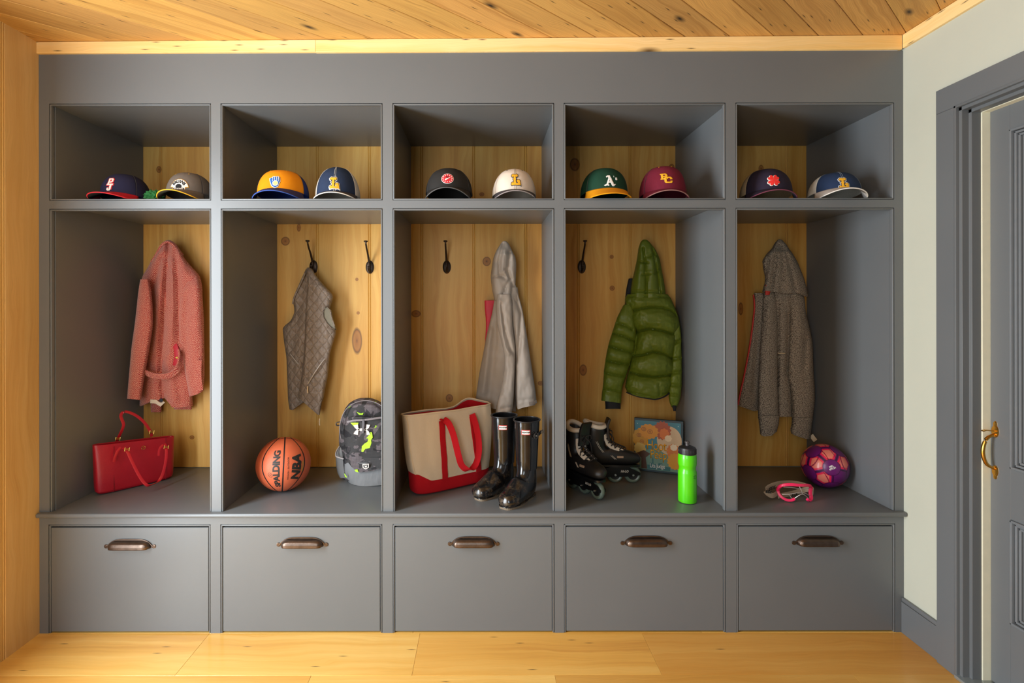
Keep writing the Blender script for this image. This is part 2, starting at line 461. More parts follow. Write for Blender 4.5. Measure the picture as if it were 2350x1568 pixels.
tag(link('trim_3', boards_mesh('trim_3', [(P, Vector((-1, 0, 0)), 0.013, Vector((0, 1, 0)), Vector((0, 0, 1)), (3.3, 0), (1, 1, 1), 0.0012)]), M_TRIM, smooth=False), kind='structure')

# baseboard along the right wall
bb = B()
bb.box(RX-0.012, RX, -0.176, -0.0005, 0, 0.128, 0.001)
bb.box(RX-0.012, RX, -0.176, -0.0005, 0.129, 0.146, 0.004, 3)
bb.box(RX-0.0135, RX, -0.180, -0.170, 0, 0.146, 0.002)
tag(bb.put('baseboard_right', M_PAINT), kind='structure')
# door casing
cs = B(); cx = RX-0.02; y_in, y_out = -0.265, -0.181
z_in, z_out = 2.076, 2.165
def prof_strip(lo, hi, z0, z1, horizontal=False):
    pass
cs.box(cx, RX, y_in, y_out, 0, z_in+0.0005, 0.0015)
cs.box(cx, RX, -1.19, y_out, z_in, z_out, 0.0015)
cs.box(cx, RX, -1.19, -1.10, 0, z_in+0.0005, 0.0015)
cs.box(cx-0.004, RX, y_in-0.006, y_in+0.004, 0, z_in+0.004, 0.002, 2)          # inner bead
cs.box(cx-0.004, RX, -1.10, y_in+0.004, z_in-0.006, z_in+0.004, 0.002, 2)
tag(cs.put('trim_4', M_PAINT), kind='structure')
# jamb with a stop, cream outer frame, threshold
jm = B()
jm.box(RX-0.012, RX+0.045, y_in-0.018, y_in+0.012, 0, 2.09, 0.001); jm.box(RX-0.012, RX+0.045, -1.10, y_in+0.01, 2.058, 2.09, 0.001)
jm.box(RX+0.012, RX+0.045, y_in-0.030, y_in+0.012, 0, 2.09, 0.001); jm.box(RX+0.012, RX+0.045, -1.10, y_in+0.01, 2.046, 2.09, 0.001)
tag(jm.put('trim_5', M_PAINT), kind='structure')
oj = B(); M_CREAM = plain((226, 222, 196), 0.6, bump=0.2)
oj.box(RX+0.0453, RX+0.12, y_in-0.034, y_in+0.012, 0, 2.09, 0.001); oj.box(RX+0.0453, RX+0.12, -1.10, y_in+0.01, 2.044, 2.09, 0.001)
tag(oj.put('trim_6', M_CREAM), kind='structure')
tag(B().box(RX-0.03, RX+0.12, -1.10, y_in, 0.0, 0.014, 0.004, 2).put('trim_7', plain((168, 176, 176), 0.35, 0.6)), kind='structure')
# door leaf, closed in the opening, two visible panels with mouldings
dX = 1.809
door = thing('door_1', None, None, (dX, -0.31, 0.016), 0, kind='structure')
def dbox(b, y0, y1, z0, z1, d0, d1, bev=0.001): b.box(dX+d0, dX+d1, y0, y1, z0, z1, bev)
lf = B()
ys = [-0.300, -0.372, -0.68, -0.76, -1.068-0.0, -1.10]
pz = [(0.259, 0.618), (0.793, 1.959)]
dbox(lf, -0.372, -0.300, 0.016, 2.046, 0, 0.038); dbox(lf, -1.10, -1.03, 0.016, 2.046, 0, 0.038); dbox(lf, -0.74, -0.66, 0.016, 2.046, 0.0003, 0.038)
for (a, b) in ((0.016, 0.259), (0.618, 0.793), (1.959, 2.046)): dbox(lf, -1.10, -0.300, a, b, 0.0005, 0.037)
dbox(lf, -1.09, -0.31, 0.03, 2.03, 0.014, 0.03)
lf.put('door_leaf', M_PAINT, door, world=True)
for (za, zb) in pz:
    for (ya, yb) in ((-0.66, -0.372), (-1.03, -0.74)):
        pb = B()
        for k, (o_, dp) in enumerate(((0.0, -0.006), (0.010, 0.002), (0.020, 0.006))):
            t = 0.009
            for (p, q, r, s_) in ((ya+o_, ya+o_+t, za+o_, zb-o_), (yb-o_-t, yb-o_, za+o_, zb-o_), (ya+o_, yb-o_, za+o_, za+o_+t), (ya+o_, yb-o_, zb-o_-t, zb-o_)):
                pb.box(dX+dp, dX+0.014, p, q, r, s_, 0.003, 2)
        pb.put('panel_moulding', plain((112, 116, 119), 0.22, 0.0), door, world=True)
# brass thumb-latch pull
M_BRASS = plain((214, 160, 70), 0.22, 1.0, bump=0.05)
hy = -0.318; hb = B()
def hz(py, y=hy): return ZC-(py-VY)*(D+y)/F
X0 = dX
for (zc_, h_, w_) in ((hz(992), 0.022, 0.013), (hz(1083), 0.020, 0.011)):
    hb.lathe([(0, 0), (1, 0), (0.9, 0.25), (0, 0.3)], 20, Matrix.Translation((X0, hy, zc_)) @ Matrix.Rotation(-PI/2, 4, 'Y') @ Matrix.Diagonal((h_, w_, 0.015, 1)))
hb.lathe([(0, 0), (1, 0), (0.8, 0.4), (0, 0.5)], 16, Matrix.Translation((X0, hy, hz(976))) @ Matrix.Rotation(-PI/2, 4, 'Y') @ Matrix.Diagonal((0.012, 0.006, 0.01, 1)))
hb.lathe([(0, 0), (1, 0), (0.8, 0.4), (0, 0.5)], 16, Matrix.Translation((X0, hy, hz(1096))) @ Matrix.Rotation(-PI/2, 4, 'Y') @ Matrix.Diagonal((0.010, 0.006, 0.01, 1)))
hp = hb.put('door_handle', M_BRASS, door, world=True, label='brass door handle')
pts = spline([(X0-0.003, hy, hz(999)), (X0-0.03, hy, hz(1008)), (X0-0.043, hy, hz(1028)), (X0-0.043, hy, hz(1048)), (X0-0.030, hy, hz(1068)), (X0-0.003, hy, hz(1078))], 26)
B().tube(pts, [0.0046+0.0018*math.sin(PI*i/25) for i in range(26)], 12).put('grip', M_BRASS, hp, world=True)
lp = [(X0-0.002, hy, hz(991)), (X0-0.022, hy, hz(990)), (X0-0.036, hy, hz(989)), (X0-0.046, hy, hz(991))]
B().tube(lp, 0.003, 10, flat=(0.006, 0.0018), up=(0, 1, 0)).put('thumb_latch', M_BRASS, hp, world=True)

# ================================================================ LOCKERS
OUT = [(113.5, 485), (507, 878.5), (901.5, 1272.5), (1294.5, 1666), (1688.5, 2053)]   # bead outlines, on the face
TOP0, TOP1, LOW0, LOW1 = 236.5, 459.5, 478.0, 1176.0
lock = thing('mudroom_locker', 'grey painted built-in mudroom locker wall of five open bays, above the long bench', 'locker', (0, 0.02, BENCH))
G = 0.0016
fr = B()
xL, xR = LX+0.0005, RX-0.0005
zt = fz(118)
fr.box(xL, xR, 0, 0.02, fz(TOP0), zt)                       # top rail
fr.box(xL, xR, 0, 0.02, fz(LOW0), fz(TOP1))                 # middle rail
edges = [xL] + [fx(v) for o_ in OUT for v in o_] + [xR]
for k in range(0, len(edges), 2):
    for (a, b) in ((fz(TOP1), fz(TOP0)), (BENCH+0.0003, fz(LOW0))):
        fr.box(edges[k], edges[k+1], 0, 0.02, a, b)
fr.put('face_frame', M_PAINT, lock, smooth=False, world=True)
BW = 0.0062
def bead_rect(x0, x1, z0, z1, bottom=True, parent=None):
    b = B(); x0 += G; x1 -= G; z1 -= G; z0 += G if bottom else 0
    for (a, c, d_, e) in ((x0, x0+BW, z0, z1), (x1-BW, x1, z0, z1), (x0, x1, z1-BW, z1)) + (((x0, x1, z0, z0+BW),) if bottom else ()):
        b.box(a, c, 0.0003, 0.0195, d_, e, 0.0026, 3)
    b.put('bead_trim', M_PAINT, parent, world=True)
    # the backing of the narrow groove between frame and bead
for (a, b) in OUT:
    bead_rect(fx(a), fx(b), fz(TOP1), fz(TOP0), True, lock)
    bead_rect(fx(a), fx(b), BENCH+0.0003, fz(LOW0), False, lock)
# partitions behind the frame
PART = [(LX+0.001, fx(119.5)), (fx(488), fx(509)), (fx(884), fx(899)), (fx(1279), fx(1291)), (fx(1668.5), fx(1683)), (fx(2050), RX-0.001)]
for (a, b) in PART:
    B().box(a, b, 0.02, BACK-0.0005, BENCH+0.0003, fz(232)).put('partition', M_PAINT, lock, smooth=False, world=True)
Z_SH = fz(TOP1)+0.0045
INN = [(PART[k][1], PART[k+1][0]) for k in range(5)]
for (a, b) in INN:
    B().box(a+0.0002, b-0.0002, 0.02, BACK-0.0005, fz(466), Z_SH).put('hat_shelf', M_PAINT, lock, smooth=False, world=True)
B().box(LX+0.001, RX-0.001, 0.02, BACK-0.0005, fz(240), zt).put('top_panel', M_PAINT, lock, smooth=False, world=True)
FIXUV = True
bk = vboards(LX+0.001, RX-0.001, J, BENCH+0.0003, fz(231), lambda p, z: Vector((p, BACK, z)), Vector((0, -1, 0)), Vector((0, 0, 1)), Vector((1, 0, 0)))
link('back_panel', boards_mesh('back_panel', bk), M_PINE, lock, smooth=False, world=True, label='knotty pine boards')

bench = B().box(LX+0.0005, RX-0.0005, -0.022, BACK, 0.4845, BENCH, 0.006, 3).put('bench_top', M_PAINT)
tag(bench, 'long grey painted bench seat running under all five locker bays', 'bench')

base = thing('drawer_base', 'grey painted base cabinet under the bench with five deep drawers', 'cabinet', (0, 0.02, 0))
DR0 = 1203.0
fb = B()
fb.box(xL, xR, 0, 0.02, fz(DR0), 0.484)
dout = [(110.5, 482.5), (505, 876.5), (900.5, 1271.5), (1293.5, 1664.5), (1689.5, 2054)]
edges = [xL] + [fx(v) for o_ in dout for v in o_] + [xR]
for k in range(0, len(edges), 2): fb.box(edges[k], edges[k+1], 0, 0.02, 0.0005, fz(DR0))
fb.put('face_frame', M_PAINT, base, smooth=False, world=True)
cb = B()
cb.box(xL, xR, BACK-0.01, BACK, 0.0005, 0.484); cb.box(xL, xL+0.015, 0.02, BACK-0.01, 0.0005, 0.484); cb.box(xR-0.015, xR, 0.02, BACK-0.01, 0.0005, 0.484)
cb.put('carcass', M_DARK, base, smooth=False, world=True)
def pull_mat():
    n = N('bronze_pull'); co = n.coord('Object')
    col = n.mix(n.noise(co, 40, 4), srgb(70, 58, 50), srgb(122, 104, 92))
    n.bump(n.noise(co, 150, 3), 0.3, 0.001)
    return n.done(col, 0.34, 0.9)
M_PULL = pull_mat()
for k, (a, b) in enumerate(dout):
    bead_rect(fx(a), fx(b), 0.0005, fz(DR0), False, base)
    x0, x1 = fx(a)+G+BW+0.0022, fx(b)-G-BW-0.0022
    z1, z0 = fz(1210.5), 0.007
    dr = B().box(x0, x1, 0.0015, 0.021, z0, z1, 0.0012).put('drawer', M_PAINT, base, smooth=False, world=True)
    B().box(x0+0.01, x1-0.01, 0.021, 0.5, z0+0.004, z1-0.02).put('drawer_box', M_DARK, dr, smooth=False, world=True)
    xc = fx((237.5, 633, 1026, 1422.5, 1816)[k]+60); zc_ = fz((1249.5, 1246, 1245, 1244, 1244)[k])
    # bin pull: flat rim on the drawer, hood standing out over it
    hwid = 0.092; pb = B()
    def rim(t):     # outline of the back plate, t 0..1 left to right over the top
        s = abs(2*t-1)
        return hwid*(2*t-1)*1.03, 0.031*(1-s**4.5)-0.005
    path = []
    for i in range(41):
        xx, zz_ = rim(i/40); path.append((xc+xx, -0.0008, zc_+zz_-0.003))
    pb.tube(path, 0.0022, 8, flat=(0.0030, 0.0022), up=(0, 1, 0))
    pb.prism([(p[0]-xc, p[2]-zc_) for p in path], 0.0018, Matrix.Translation((xc, 0.0014, zc_)) @ Matrix.Rotation(PI/2, 4, 'X'))
    for sgn in (-1, 1):
        pb.lathe([(0, 0), (0.0085, 0), (0.008, 0.003), (0.003, 0.0042), (0, 0.003)], 20, Matrix.Translation((xc+sgn*0.0985, 0.0015, zc_-0.006)) @ Matrix.Rotation(PI/2, 4, 'X'))
    ob = pb.put('cup_pull', M_PULL, dr, world=True, label='bronze cup pull')
    hb = B()
    HP = [(0.0, 0.0150), (0.012, 0.0135), (0.0205, 0.0075), (0.0235, -0.0010), (0.0240, -0.0130)]
    def hood(u, v):
        x = 2*u-1; pr = max(0.0, 1-abs(x)**10)**0.6
        t_ = v*4; i_ = min(3, int(t_)); f_ = t_-i_
        d_ = HP[i_][0]*(1-f_)+HP[i_+1][0]*f_; h_ = HP[i_][1]*(1-f_)+HP[i_+1][1]*f_
        return (xc+x*hwid*(0.95-0.06*v), -0.001-d_*(0.35+0.65*pr) if v > 0 else -0.001, zc_-0.0120+(h_+0.013)*pr)
    hb.grid(hood, 48, 16)
    solidify(hb.put('hood', M_PULL, ob, world=True), 0.0016)

# ================================================================ HOOKS
M_HOOK = plain((66, 54, 46), 0.38, 0.85, bump=0.1)
def make_hook(px, py, label, group=None):
    p = at(px, py, BACK)
    t = thing('coat_hook', label, 'hook', (p.x, BACK-0.0004, p.z), 0, group)
    B().lathe([(0, 0.0075), (0.010, 0.0070), (0.018, 0.0045), (0.0215, 0.002), (0.0215, 0.0)], 32, Matrix.Rotation(PI/2, 4, 'X'), 1, 1.62).put('back_plate', M_HOOK, t)
    b = B()
    up = spline([(0, -0.0078, -0.026), (0, -0.013, -0.002), (0, -0.022, 0.028), (0, -0.050, 0.066), (0, -0.078, 0.092), (0, -0.093, 0.112), (0, -0.096, 0.123)], 24)
    b.tube(up, [0.0070-0.0024*min(1, i/14) for i in range(24)], 12)
    b.lathe([(0, 0), (0.008, 0), (0.0105, 0.002), (0.0105, 0.005), (0.009, 0.007), (0, 0.007)], 20, Matrix.Translation((0, -0.096, 0.121)))
    b.put('long_prong', M_HOOK, t)
    b = B()
    lo = spline([(0, -0.0065, -0.030), (0, -0.016, -0.026), (0, -0.034, -0.014), (0, -0.042, 0.000)], 12)
    b.tube(lo, 0.0042, 10)
    b.lathe([(0, 0), (0.0065, 0.001), (0.0065, 0.005), (0, 0.006)], 16, Matrix.Translation((0, -0.042, -0.001)))
    b.put('short_prong', M_HOOK, t)
    return t
make_hook(720, 612, 'bronze coat hook holding the quilted vest')
make_hook(849, 613, 'bare bronze coat hook above the camouflage backpack, right of the quilted vest')
make_hook(1025.5, 613, 'bare bronze coat hook above the canvas tote, left of the taupe rain jacket')
make_hook(1335, 613, 'bare bronze coat hook above the inline skates, left of the green puffer jacket')

# ================================================================ CLOTH
def seg_dist(PX, PY, path):
    d = np.full(PX.shape, 1e9)
    for (x0, y0), (x1, y1) in zip(path[:-1], path[1:]):
        dx, dy = x1-x0, y1-y0; L = dx*dx+dy*dy+1e-9
        t = np.clip(((PX-x0)*dx+(PY-y0)*dy)/L, 0, 1)
        d = np.minimum(d, np.hypot(PX-(x0+t*dx), PY-(y0+t*dy)))
    return d
def lobe(name, rows, y, tf, mat, parent, creases=(), tb=None, hem=None, hem_from=None, amp=0.003, nscale=0.05, nu=84, nv=110, e=0.75, seed=0,
         ky=0.35, label=None, zmin=None, thmin=0.9, smooth=2):
    """a hanging tube of cloth: its outline follows rows (py, left px, right px) in the photograph's frame at depth y,
    with real thickness tf towards the room and tb towards the wall; creases = (polyline, width px, depth m)"""
    rows = sorted(rows); R = np.array([r[:3] for r in rows], float)
    tb = (0.03 if isinstance(tf, (list, tuple)) else tf*0.5) if tb is None else tb
    py = np.linspace(R[0, 0], R[-1, 0], nv)
    xl = np.interp(py, R[:, 0], R[:, 1]); xr = np.interp(py, R[:, 0], R[:, 2])
    k = np.ones(5)/5
    for _ in range(smooth):
        for q in (xl, xr):
            pad = np.pad(q, 2, mode='edge'); q[2:-2] = np.convolve(pad, k, 'valid')[2:-2]
    if isinstance(y, (list, tuple)): Y = np.interp(py, [a for a, _ in y], [b for _, b in y])
    else: Y = np.full(nv, y)
    if isinstance(tf, (list, tuple)): TF = np.interp(py, [a for a, _ in tf], [b for _, b in tf]); TB = TF*0.5
    else: TF = np.full(nv, tf); TB = np.full(nv, tb)
    a = np.linspace(0, 2*PI, nu, endpoint=False)
    cx = np.sign(np.cos(a))*np.abs(np.cos(a))**e; sn = np.sin(a)
    hw = (xr-xl)/2; xm = (xl+xr)/2
    PX = xm[:, None]+hw[:, None]*cx[None, :]; PY = np.repeat(py[:, None], nu, 1)
    if hem:
        hx = [h[0] for h in hem]; hy_ = [h[1] for h in hem]
        hs = hem_from if hem_from is not None else py[0]+0.5*(py[-1]-py[0])
        wgt = np.clip((py-hs)/(py[-1]-hs), 0, 1)[:, None]
        PY = PY + wgt*(np.interp(PX, hx, hy_)-py[-1])
    s0 = (D+Y)/F
    hwm = hw*s0
    thf = np.minimum(TF, hwm*thmin)[:, None]*np.abs(sn)[None, :]**0.8
    thb = np.minimum(TB, hwm*thmin)[:, None]*np.abs(sn)[None, :]**0.8
    front = (sn > 0)[None, :]
    YY = Y[:, None] + np.where(front, -thf, thb)
    fw = np.clip(np.abs(sn)*2.2, 0, 1)[None, :]*front
    for c in creases:
        d = seg_dist(PX, PY, c[0]); YY = YY + fw*c[2]*np.exp(-(d/c[1])**2)
    off = seed*13.7
    if amp > 0:
        for j in range(nv):
            for i in range(nu):
                q = mnoise.noise(Vector((PX[j, i]*nscale+off, PY[j, i]*nscale*ky, (3.3 if front[0, i] else 9.1)+off)))
                q += 0.5*mnoise.noise(Vector((PX[j, i]*nscale*2.6+off, PY[j, i]*nscale*1.5, off)))
                YY[j, i] += q*amp
    YY = np.minimum(YY, BACK-0.004)
    S = (D+np.where(front, YY, Y[:, None]))/F
    X = (PX-VX)*S; Z = ZC-(PY-VY)*S
    if zmin is not None: Z = np.maximum(Z, zmin)
    V = [(X[j, i], YY[j, i], Z[j, i]) for j in range(nv) for i in range(nu)]
    U = [(X[j, i], Z[j, i]) for j in range(nv) for i in range(nu)]
    Fc = [(j*nu+i, (j+1)*nu+i, (j+1)*nu+(i+1) % nu, j*nu+(i+1) % nu) for j in range(nv-1) for i in range(nu)]
    # top cap
    V.append((X[0].mean(), YY[0].mean(), Z[0].mean()+0.002)); U.append((X[0].mean(), Z[0].mean())); tc = len(V)-1
    for i in range(nu): Fc.append((tc, i, (i+1) % nu))
    # turned hem and a closed inside
    last = (nv-1)*nu; cxm, cym = X[-1].mean(), YY[-1].mean()
    prev = last
    for (sc_, dz) in ((0.94, -0.001), (0.90, 0.012), (0.80, 0.05)):
        st = len(V)
        for i in range(nu):
            V.append((cxm+(X[-1, i]-cxm)*(sc_ if sc_ > 0.9 else sc_), cym+(YY[-1, i]-cym)*(sc_-0.12), Z[-1, i]+dz)); U.append((X[-1, i], Z[-1, i]+dz))
        for i in range(nu): Fc.append((prev+i, st+i, st+(i+1) % nu, prev+(i+1) % nu))
        prev = st
    V.append((cxm, cym, Z[-1].mean()+0.05)); U.append((0, 0)); bc = len(V)-1
    for i in range(nu): Fc.append((bc, prev+(i+1) % nu, prev+i))
    me = from_data(name, V, Fc, U)
    bm = bmesh.new(); bm.from_mesh(me); bmesh.ops.recalc_face_normals(bm, faces=bm.faces); bm.to_mesh(me); bm.free()
    return link(name, me, mat, parent, world=True, label=label)
def strap_px(name, pts, wd, th, mat, parent, across, n=40, label=None, close=False):
    """flat strap through (px, py, y) points"""
    P = [at(*p) for p in pts]
    P = [Vector(q) for q in spline([tuple(p) for p in P], n)] if n else P
    return B().tube(P, 1, 14, flat=(wd/2, th/2), up=across, close=close).put(name, mat, parent, world=True, label=label)
def zz(kx, n0):   # helper for sequences
    return [(kx, n0)]

def xz(n):
    s = n.sep(n.coord('Object')); return n.comb(s[0], n.math('ADD', s[2], n.math('MULTIPLY', s[1], 0.6)), 0.0)
def m_herring():
    n = N('herringbone_wool'); uv = xz(n); s = n.sep(uv)
    wob = n.math('MULTIPLY', n.math('SUBTRACT', n.noise(n.mapping(uv, (8, 8, 1)), 1.0, 2), 0.5), 0.034)
    u = n.math('ADD', s[0], wob)
    tri = n.math('PINGPONG', u, 0.0095)
    ph = n.math('MULTIPLY', n.math('ADD', s[1], n.math('MULTIPLY', tri, 1.35)), 2*PI/0.0082)
    st = n.math('SINE', ph)
    fz_ = n.noise(uv, 800, 3, 0.7)
    f = n.math('ADD', n.math('MULTIPLY', st, 0.22), n.math('ADD', 0.5, n.math('ADD', n.math('MULTIPLY', n.math('SUBTRACT', fz_, 0.5), 1.1), n.math('MULTIPLY', n.math('SUBTRACT', n.noise(uv, 260, 2), 0.5), 0.9))))
    col = n.ramp(f, [(0.28, srgb(150, 36, 34)), (0.5, srgb(182, 74, 64)), (0.80, srgb(226, 172, 146))])
    n.bump(n.math('ADD', fz_, n.math('MULTIPLY', st, 0.2)), 0.7, 0.002)
    return n.done(col, 0.92, 0, 0.2, sheen=0.3)
def m_speckle(name, cols, scale=650, grid=True):
    n = N(name); uv = xz(n)
    a = n.noise(n.mapping(uv, (1.0, 0.45, 1)), scale, 1, 0.5); b = n.noise(n.mapping(uv, (0.45, 1.0, 1), (3, 1, 0)), scale, 1, 0.5)
    f = n.math('MAXIMUM', a, b)
    col = n.ramp(f, [(0.46, cols[0]), (0.53, cols[1]), (0.64, cols[2])])
    n.bump(f, 0.12, 0.001)
    return n.done(col, 0.88, 0, 0.25)
def m_nylon(name, c, rough=0.42, wr=0.5, scale=26, sheen=0.0, spec=0.5):
    n = N(name); uv = xz(n)
    w1 = n.noise(n.mapping(uv, (1.0, 0.4, 1)), scale, 3, 0.55, 0.5); w2 = n.noise(uv, 1400, 1)
    k = n.noise(uv, 9, 2)
    col = n.mix(k, tuple(v*0.88 for v in c[:3])+(1,), tuple(min(1, v*1.1) for v in c[:3])+(1,))
    n.bump(n.math('ADD', w1, n.math('MULTIPLY', w2, 0.04)), wr, 0.006)
    return n.done(col, rough, 0, spec, sheen=sheen)
def m_quilt():
    n = N('quilted_nylon'); uv = xz(n); s = n.sep(uv)
    wob = n.math('MULTIPLY', n.math('SUBTRACT', n.noise(uv, 14, 2), 0.5), 0.02)
    a = n.math('ADD', n.math('ADD', n.math('MULTIPLY', s[0], 1.0), n.math('MULTIPLY', s[1], 0.78)), wob)
    b = n.math('SUBTRACT', n.math('MULTIPLY', s[1], 0.78), n.math('ADD', n.math('MULTIPLY', s[0], 1.0), wob))
    pa = n.math('DIVIDE', n.math('PINGPONG', a, 0.021), 0.021); pb = n.math('DIVIDE', n.math('PINGPONG', b, 0.021), 0.021)
    pa = n.math('POWER', pa, 0.45); pb = n.math('POWER', pb, 0.45)
    h = n.math('MINIMUM', pa, pb)
    wr = n.noise(n.mapping(uv, (1, 1, 1)), 60, 3, 0.6, 1.0)
    line = n.math('LESS_THAN', h, 0.2)
    col = n.mix(n.noise(uv, 12, 2), srgb(118, 104, 92), srgb(138, 122, 108))
    col = n.mix(n.math('MULTIPLY', line, 0.18), col, srgb(70, 58, 50))
    n.bump(n.math('ADD', h, n.math('MULTIPLY', wr, 0.8)), 0.6, 0.008)
    return n.done(col, 0.45, 0, 0.5)

# ---- red herringbone coat
M_HERR = m_herring(); M_REDLIN = plain((178, 20, 38), 0.55, bump=0.2)
coat = thing('herringbone_coat', 'red and cream herringbone wool coat hanging by its neck above the red handbag', 'coat', tuple(at(386, 935, 0.52)))
L_sl = [(640, 322, 340), (670, 317, 346), (700, 314, 349), (743, 309, 350), (799, 301, 341), (857, 296, 330), (915, 291, 322)]
lobe('sleeve', L_sl, 0.425, 0.040, M_HERR, coat, hem=[(290, 914), (322, 917)], seed=2, amp=0.003, nv=70, nu=52)
body = lobe('body', [(551, 382, 391), (554, 377, 397), (562, 371, 406), (578, 360, 415), (596, 348, 425), (615, 338, 442), (632, 327, 458), (655, 321, 463), (700, 322, 464), (780, 324, 456), (830, 323, 440), (870, 321, 438), (929, 320, 441)],
     [(551, 0.49), (640, 0.525), (930, 0.53)], [(551, 0.05), (640, 0.062), (930, 0.055)], M_HERR, coat,
     creases=[([(387, 560), (383, 640), (376, 740), (370, 850), (376, 930)], 7, 0.024), ([(400, 575), (408, 640), (410, 700), (412, 780)], 8, 0.016),
              ([(372, 590), (352, 660), (344, 720), (338, 780)], 8, 0.018), ([(420, 620), (440, 640), (455, 650)], 9, -0.006),
              ([(372, 600), (366, 700), (358, 800)], 8, -0.010), ([(394, 600), (395, 720), (390, 840), (400, 920)], 9, -0.012)],
     hem=[(320, 931), (345, 920), (360, 918), (378, 912), (395, 935), (415, 934), (441, 931)], hem_from=860, amp=0.004, seed=1, nu=110, nv=140)
lobe('sleeve', [(632, 428, 452), (645, 420, 460), (670, 413, 463.5), (720, 408, 466), (780, 410, 467.5), (820, 417, 468), (860, 426, 468), (900, 434, 465)], [(632, 0.505), (900, 0.50)], 0.045, M_HERR, coat,
     creases=[([(428, 680), (424, 760), (432, 840)], 8, 0.008), ([(450, 660), (452, 760)], 9, -0.006)], hem=[(434, 909), (450, 905), (466, 896)], seed=3, amp=0.003, nv=80, nu=60)
# collar fold over the hook
strap_px('collar', [(349, 600, 0.497), (360, 583, 0.487), (372, 562, 0.474), (384, 553.5, 0.465), (396, 558, 0.472), (406, 570, 0.485), (418, 586, 0.497)], 0.020, 0.012, M_HERR, coat, (0, 1, 0.4))
# half belt hanging in a loop, cuff tab, red lining showing, lining and label at the vent
lin = B().tube([at(401, 790, 0.470), at(405, 800, 0.462), at(406, 815, 0.461), at(404, 828, 0.464), at(402, 838, 0.470)], 1, 12, flat=(0.012, 0.004), up=(1, 0, 0)).put('lining', M_REDLIN, coat, world=True, label='crimson lining')
strap_px('half_belt', [(330, 797, 0.452), (322, 812, 0.442), (322, 835, 0.436), (332, 852, 0.431), (352, 861, 0.430), (376, 863, 0.430), (396, 857, 0.432), (409, 842, 0.436), (413, 820, 0.444), (410, 803, 0.452)], 0.031, 0.009, M_HERR, coat, (0, -0.5, 1))
strap_px('cuff_tab', [(457, 826, 0.448), (456, 850, 0.447), (457, 875, 0.446), (460, 895, 0.447)], 0.026, 0.008, M_HERR, coat, (1, 0.2, 0))
M_GOLD = plain((212, 172, 90), 0.25, 1.0, bump=0.05)
for (x, y) in ((405.5, 820), (321, 812)):
    p = at(x, y, 0.438)
    B().lathe([(0, 0), (0.006, 0), (0.006, 0.0025), (0.003, 0.004), (0, 0.003)], 16, Matrix.Translation(p) @ Matrix.Rotation(PI/2, 4, 'X')).put('button', M_GOLD, coat, world=True, label='brass button')
M_LIN = plain((206, 188, 164), 0.6, bump=0.2)
B().tube([at(345, 920, 0.478), at(357, 921, 0.474), at(368, 928, 0.474), at(375, 920, 0.474)], 1, 10, flat=(0.010, 0.002), up=(0, 0, 1)).put('tail_lining', M_LIN, coat, world=True, label='beige lining')
B().tube([at(367, 915, 0.466), at(372, 921, 0.464)], 1, 10, flat=(0.008, 0.001), up=(1, 0, 0.4)).put('care_label', plain((22, 24, 34), 0.6), coat, world=True, label='black woven label')
for (a, b) in ((344, 370), (397, 440)):
    lobe('front_hem', [(900, a, b), (945-(a > 380)*6, a+2, b-1)], 0.555, 0.016, M_HERR, coat, nv=16, nu=40, seed=a)

# ---- quilted vest
M_QUILT = m_quilt(); M_ZIP = plain((150, 138, 126), 0.4, 0.3)
vest = thing('quilted_vest', 'grey-brown diamond-quilted vest hanging on the hook left of the bare hook', 'vest', tuple(at(710, 950, 0.53)))
lobe('back_body', [(617, 702, 716), (630, 696, 722), (650, 687, 726), (672, 677, 728), (690, 670, 728), (698, 674, 726), (716, 676, 722), (737, 667, 718), (750, 648, 716), (780, 651, 712), (820, 657, 708), (872, 659, 704), (915, 660.5, 700), (935, 664, 698)],
     [(617, 0.50), (700, 0.54), (935, 0.545)], 0.035, M_QUILT, vest, hem=[(660, 938), (670, 941), (691, 926), (700, 922)], hem_from=880,
     creases=[([(700, 630), (684, 720), (670, 800)], 8, 0.010), ([(690, 760), (684, 860)], 8, -0.008)], amp=0.004, seed=5, nv=110, nu=70, e=0.6, smooth=1)
lobe('front_body', [(614, 705, 711), (618, 703, 717), (632, 706, 724), (655, 705, 744), (667, 704, 756), (678, 703, 765), (690, 703, 762), (706, 702, 757), (724, 701, 757), (740, 700, 762), (757, 700, 770), (763, 700, 771.5), (780, 699, 766), (811, 697, 757), (863, 692, 752), (890, 686, 746), (912, 684, 742)],
     [(614, 0.49), (680, 0.510), (912, 0.505)], 0.042, M_QUILT, vest, hem=[(683, 911), (711, 936), (727, 950), (731, 953), (736, 925), (742, 912)], hem_from=850,
     creases=[([(708, 625), (704, 700), (701, 800), (696, 880)], 6, -0.010), ([(716, 660), (730, 720), (728, 800)], 9, 0.007), ([(745, 780), (735, 850), (722, 920)], 9, 0.008)],
     amp=0.004, seed=6, nv=120, nu=80, e=0.6, smooth=1)
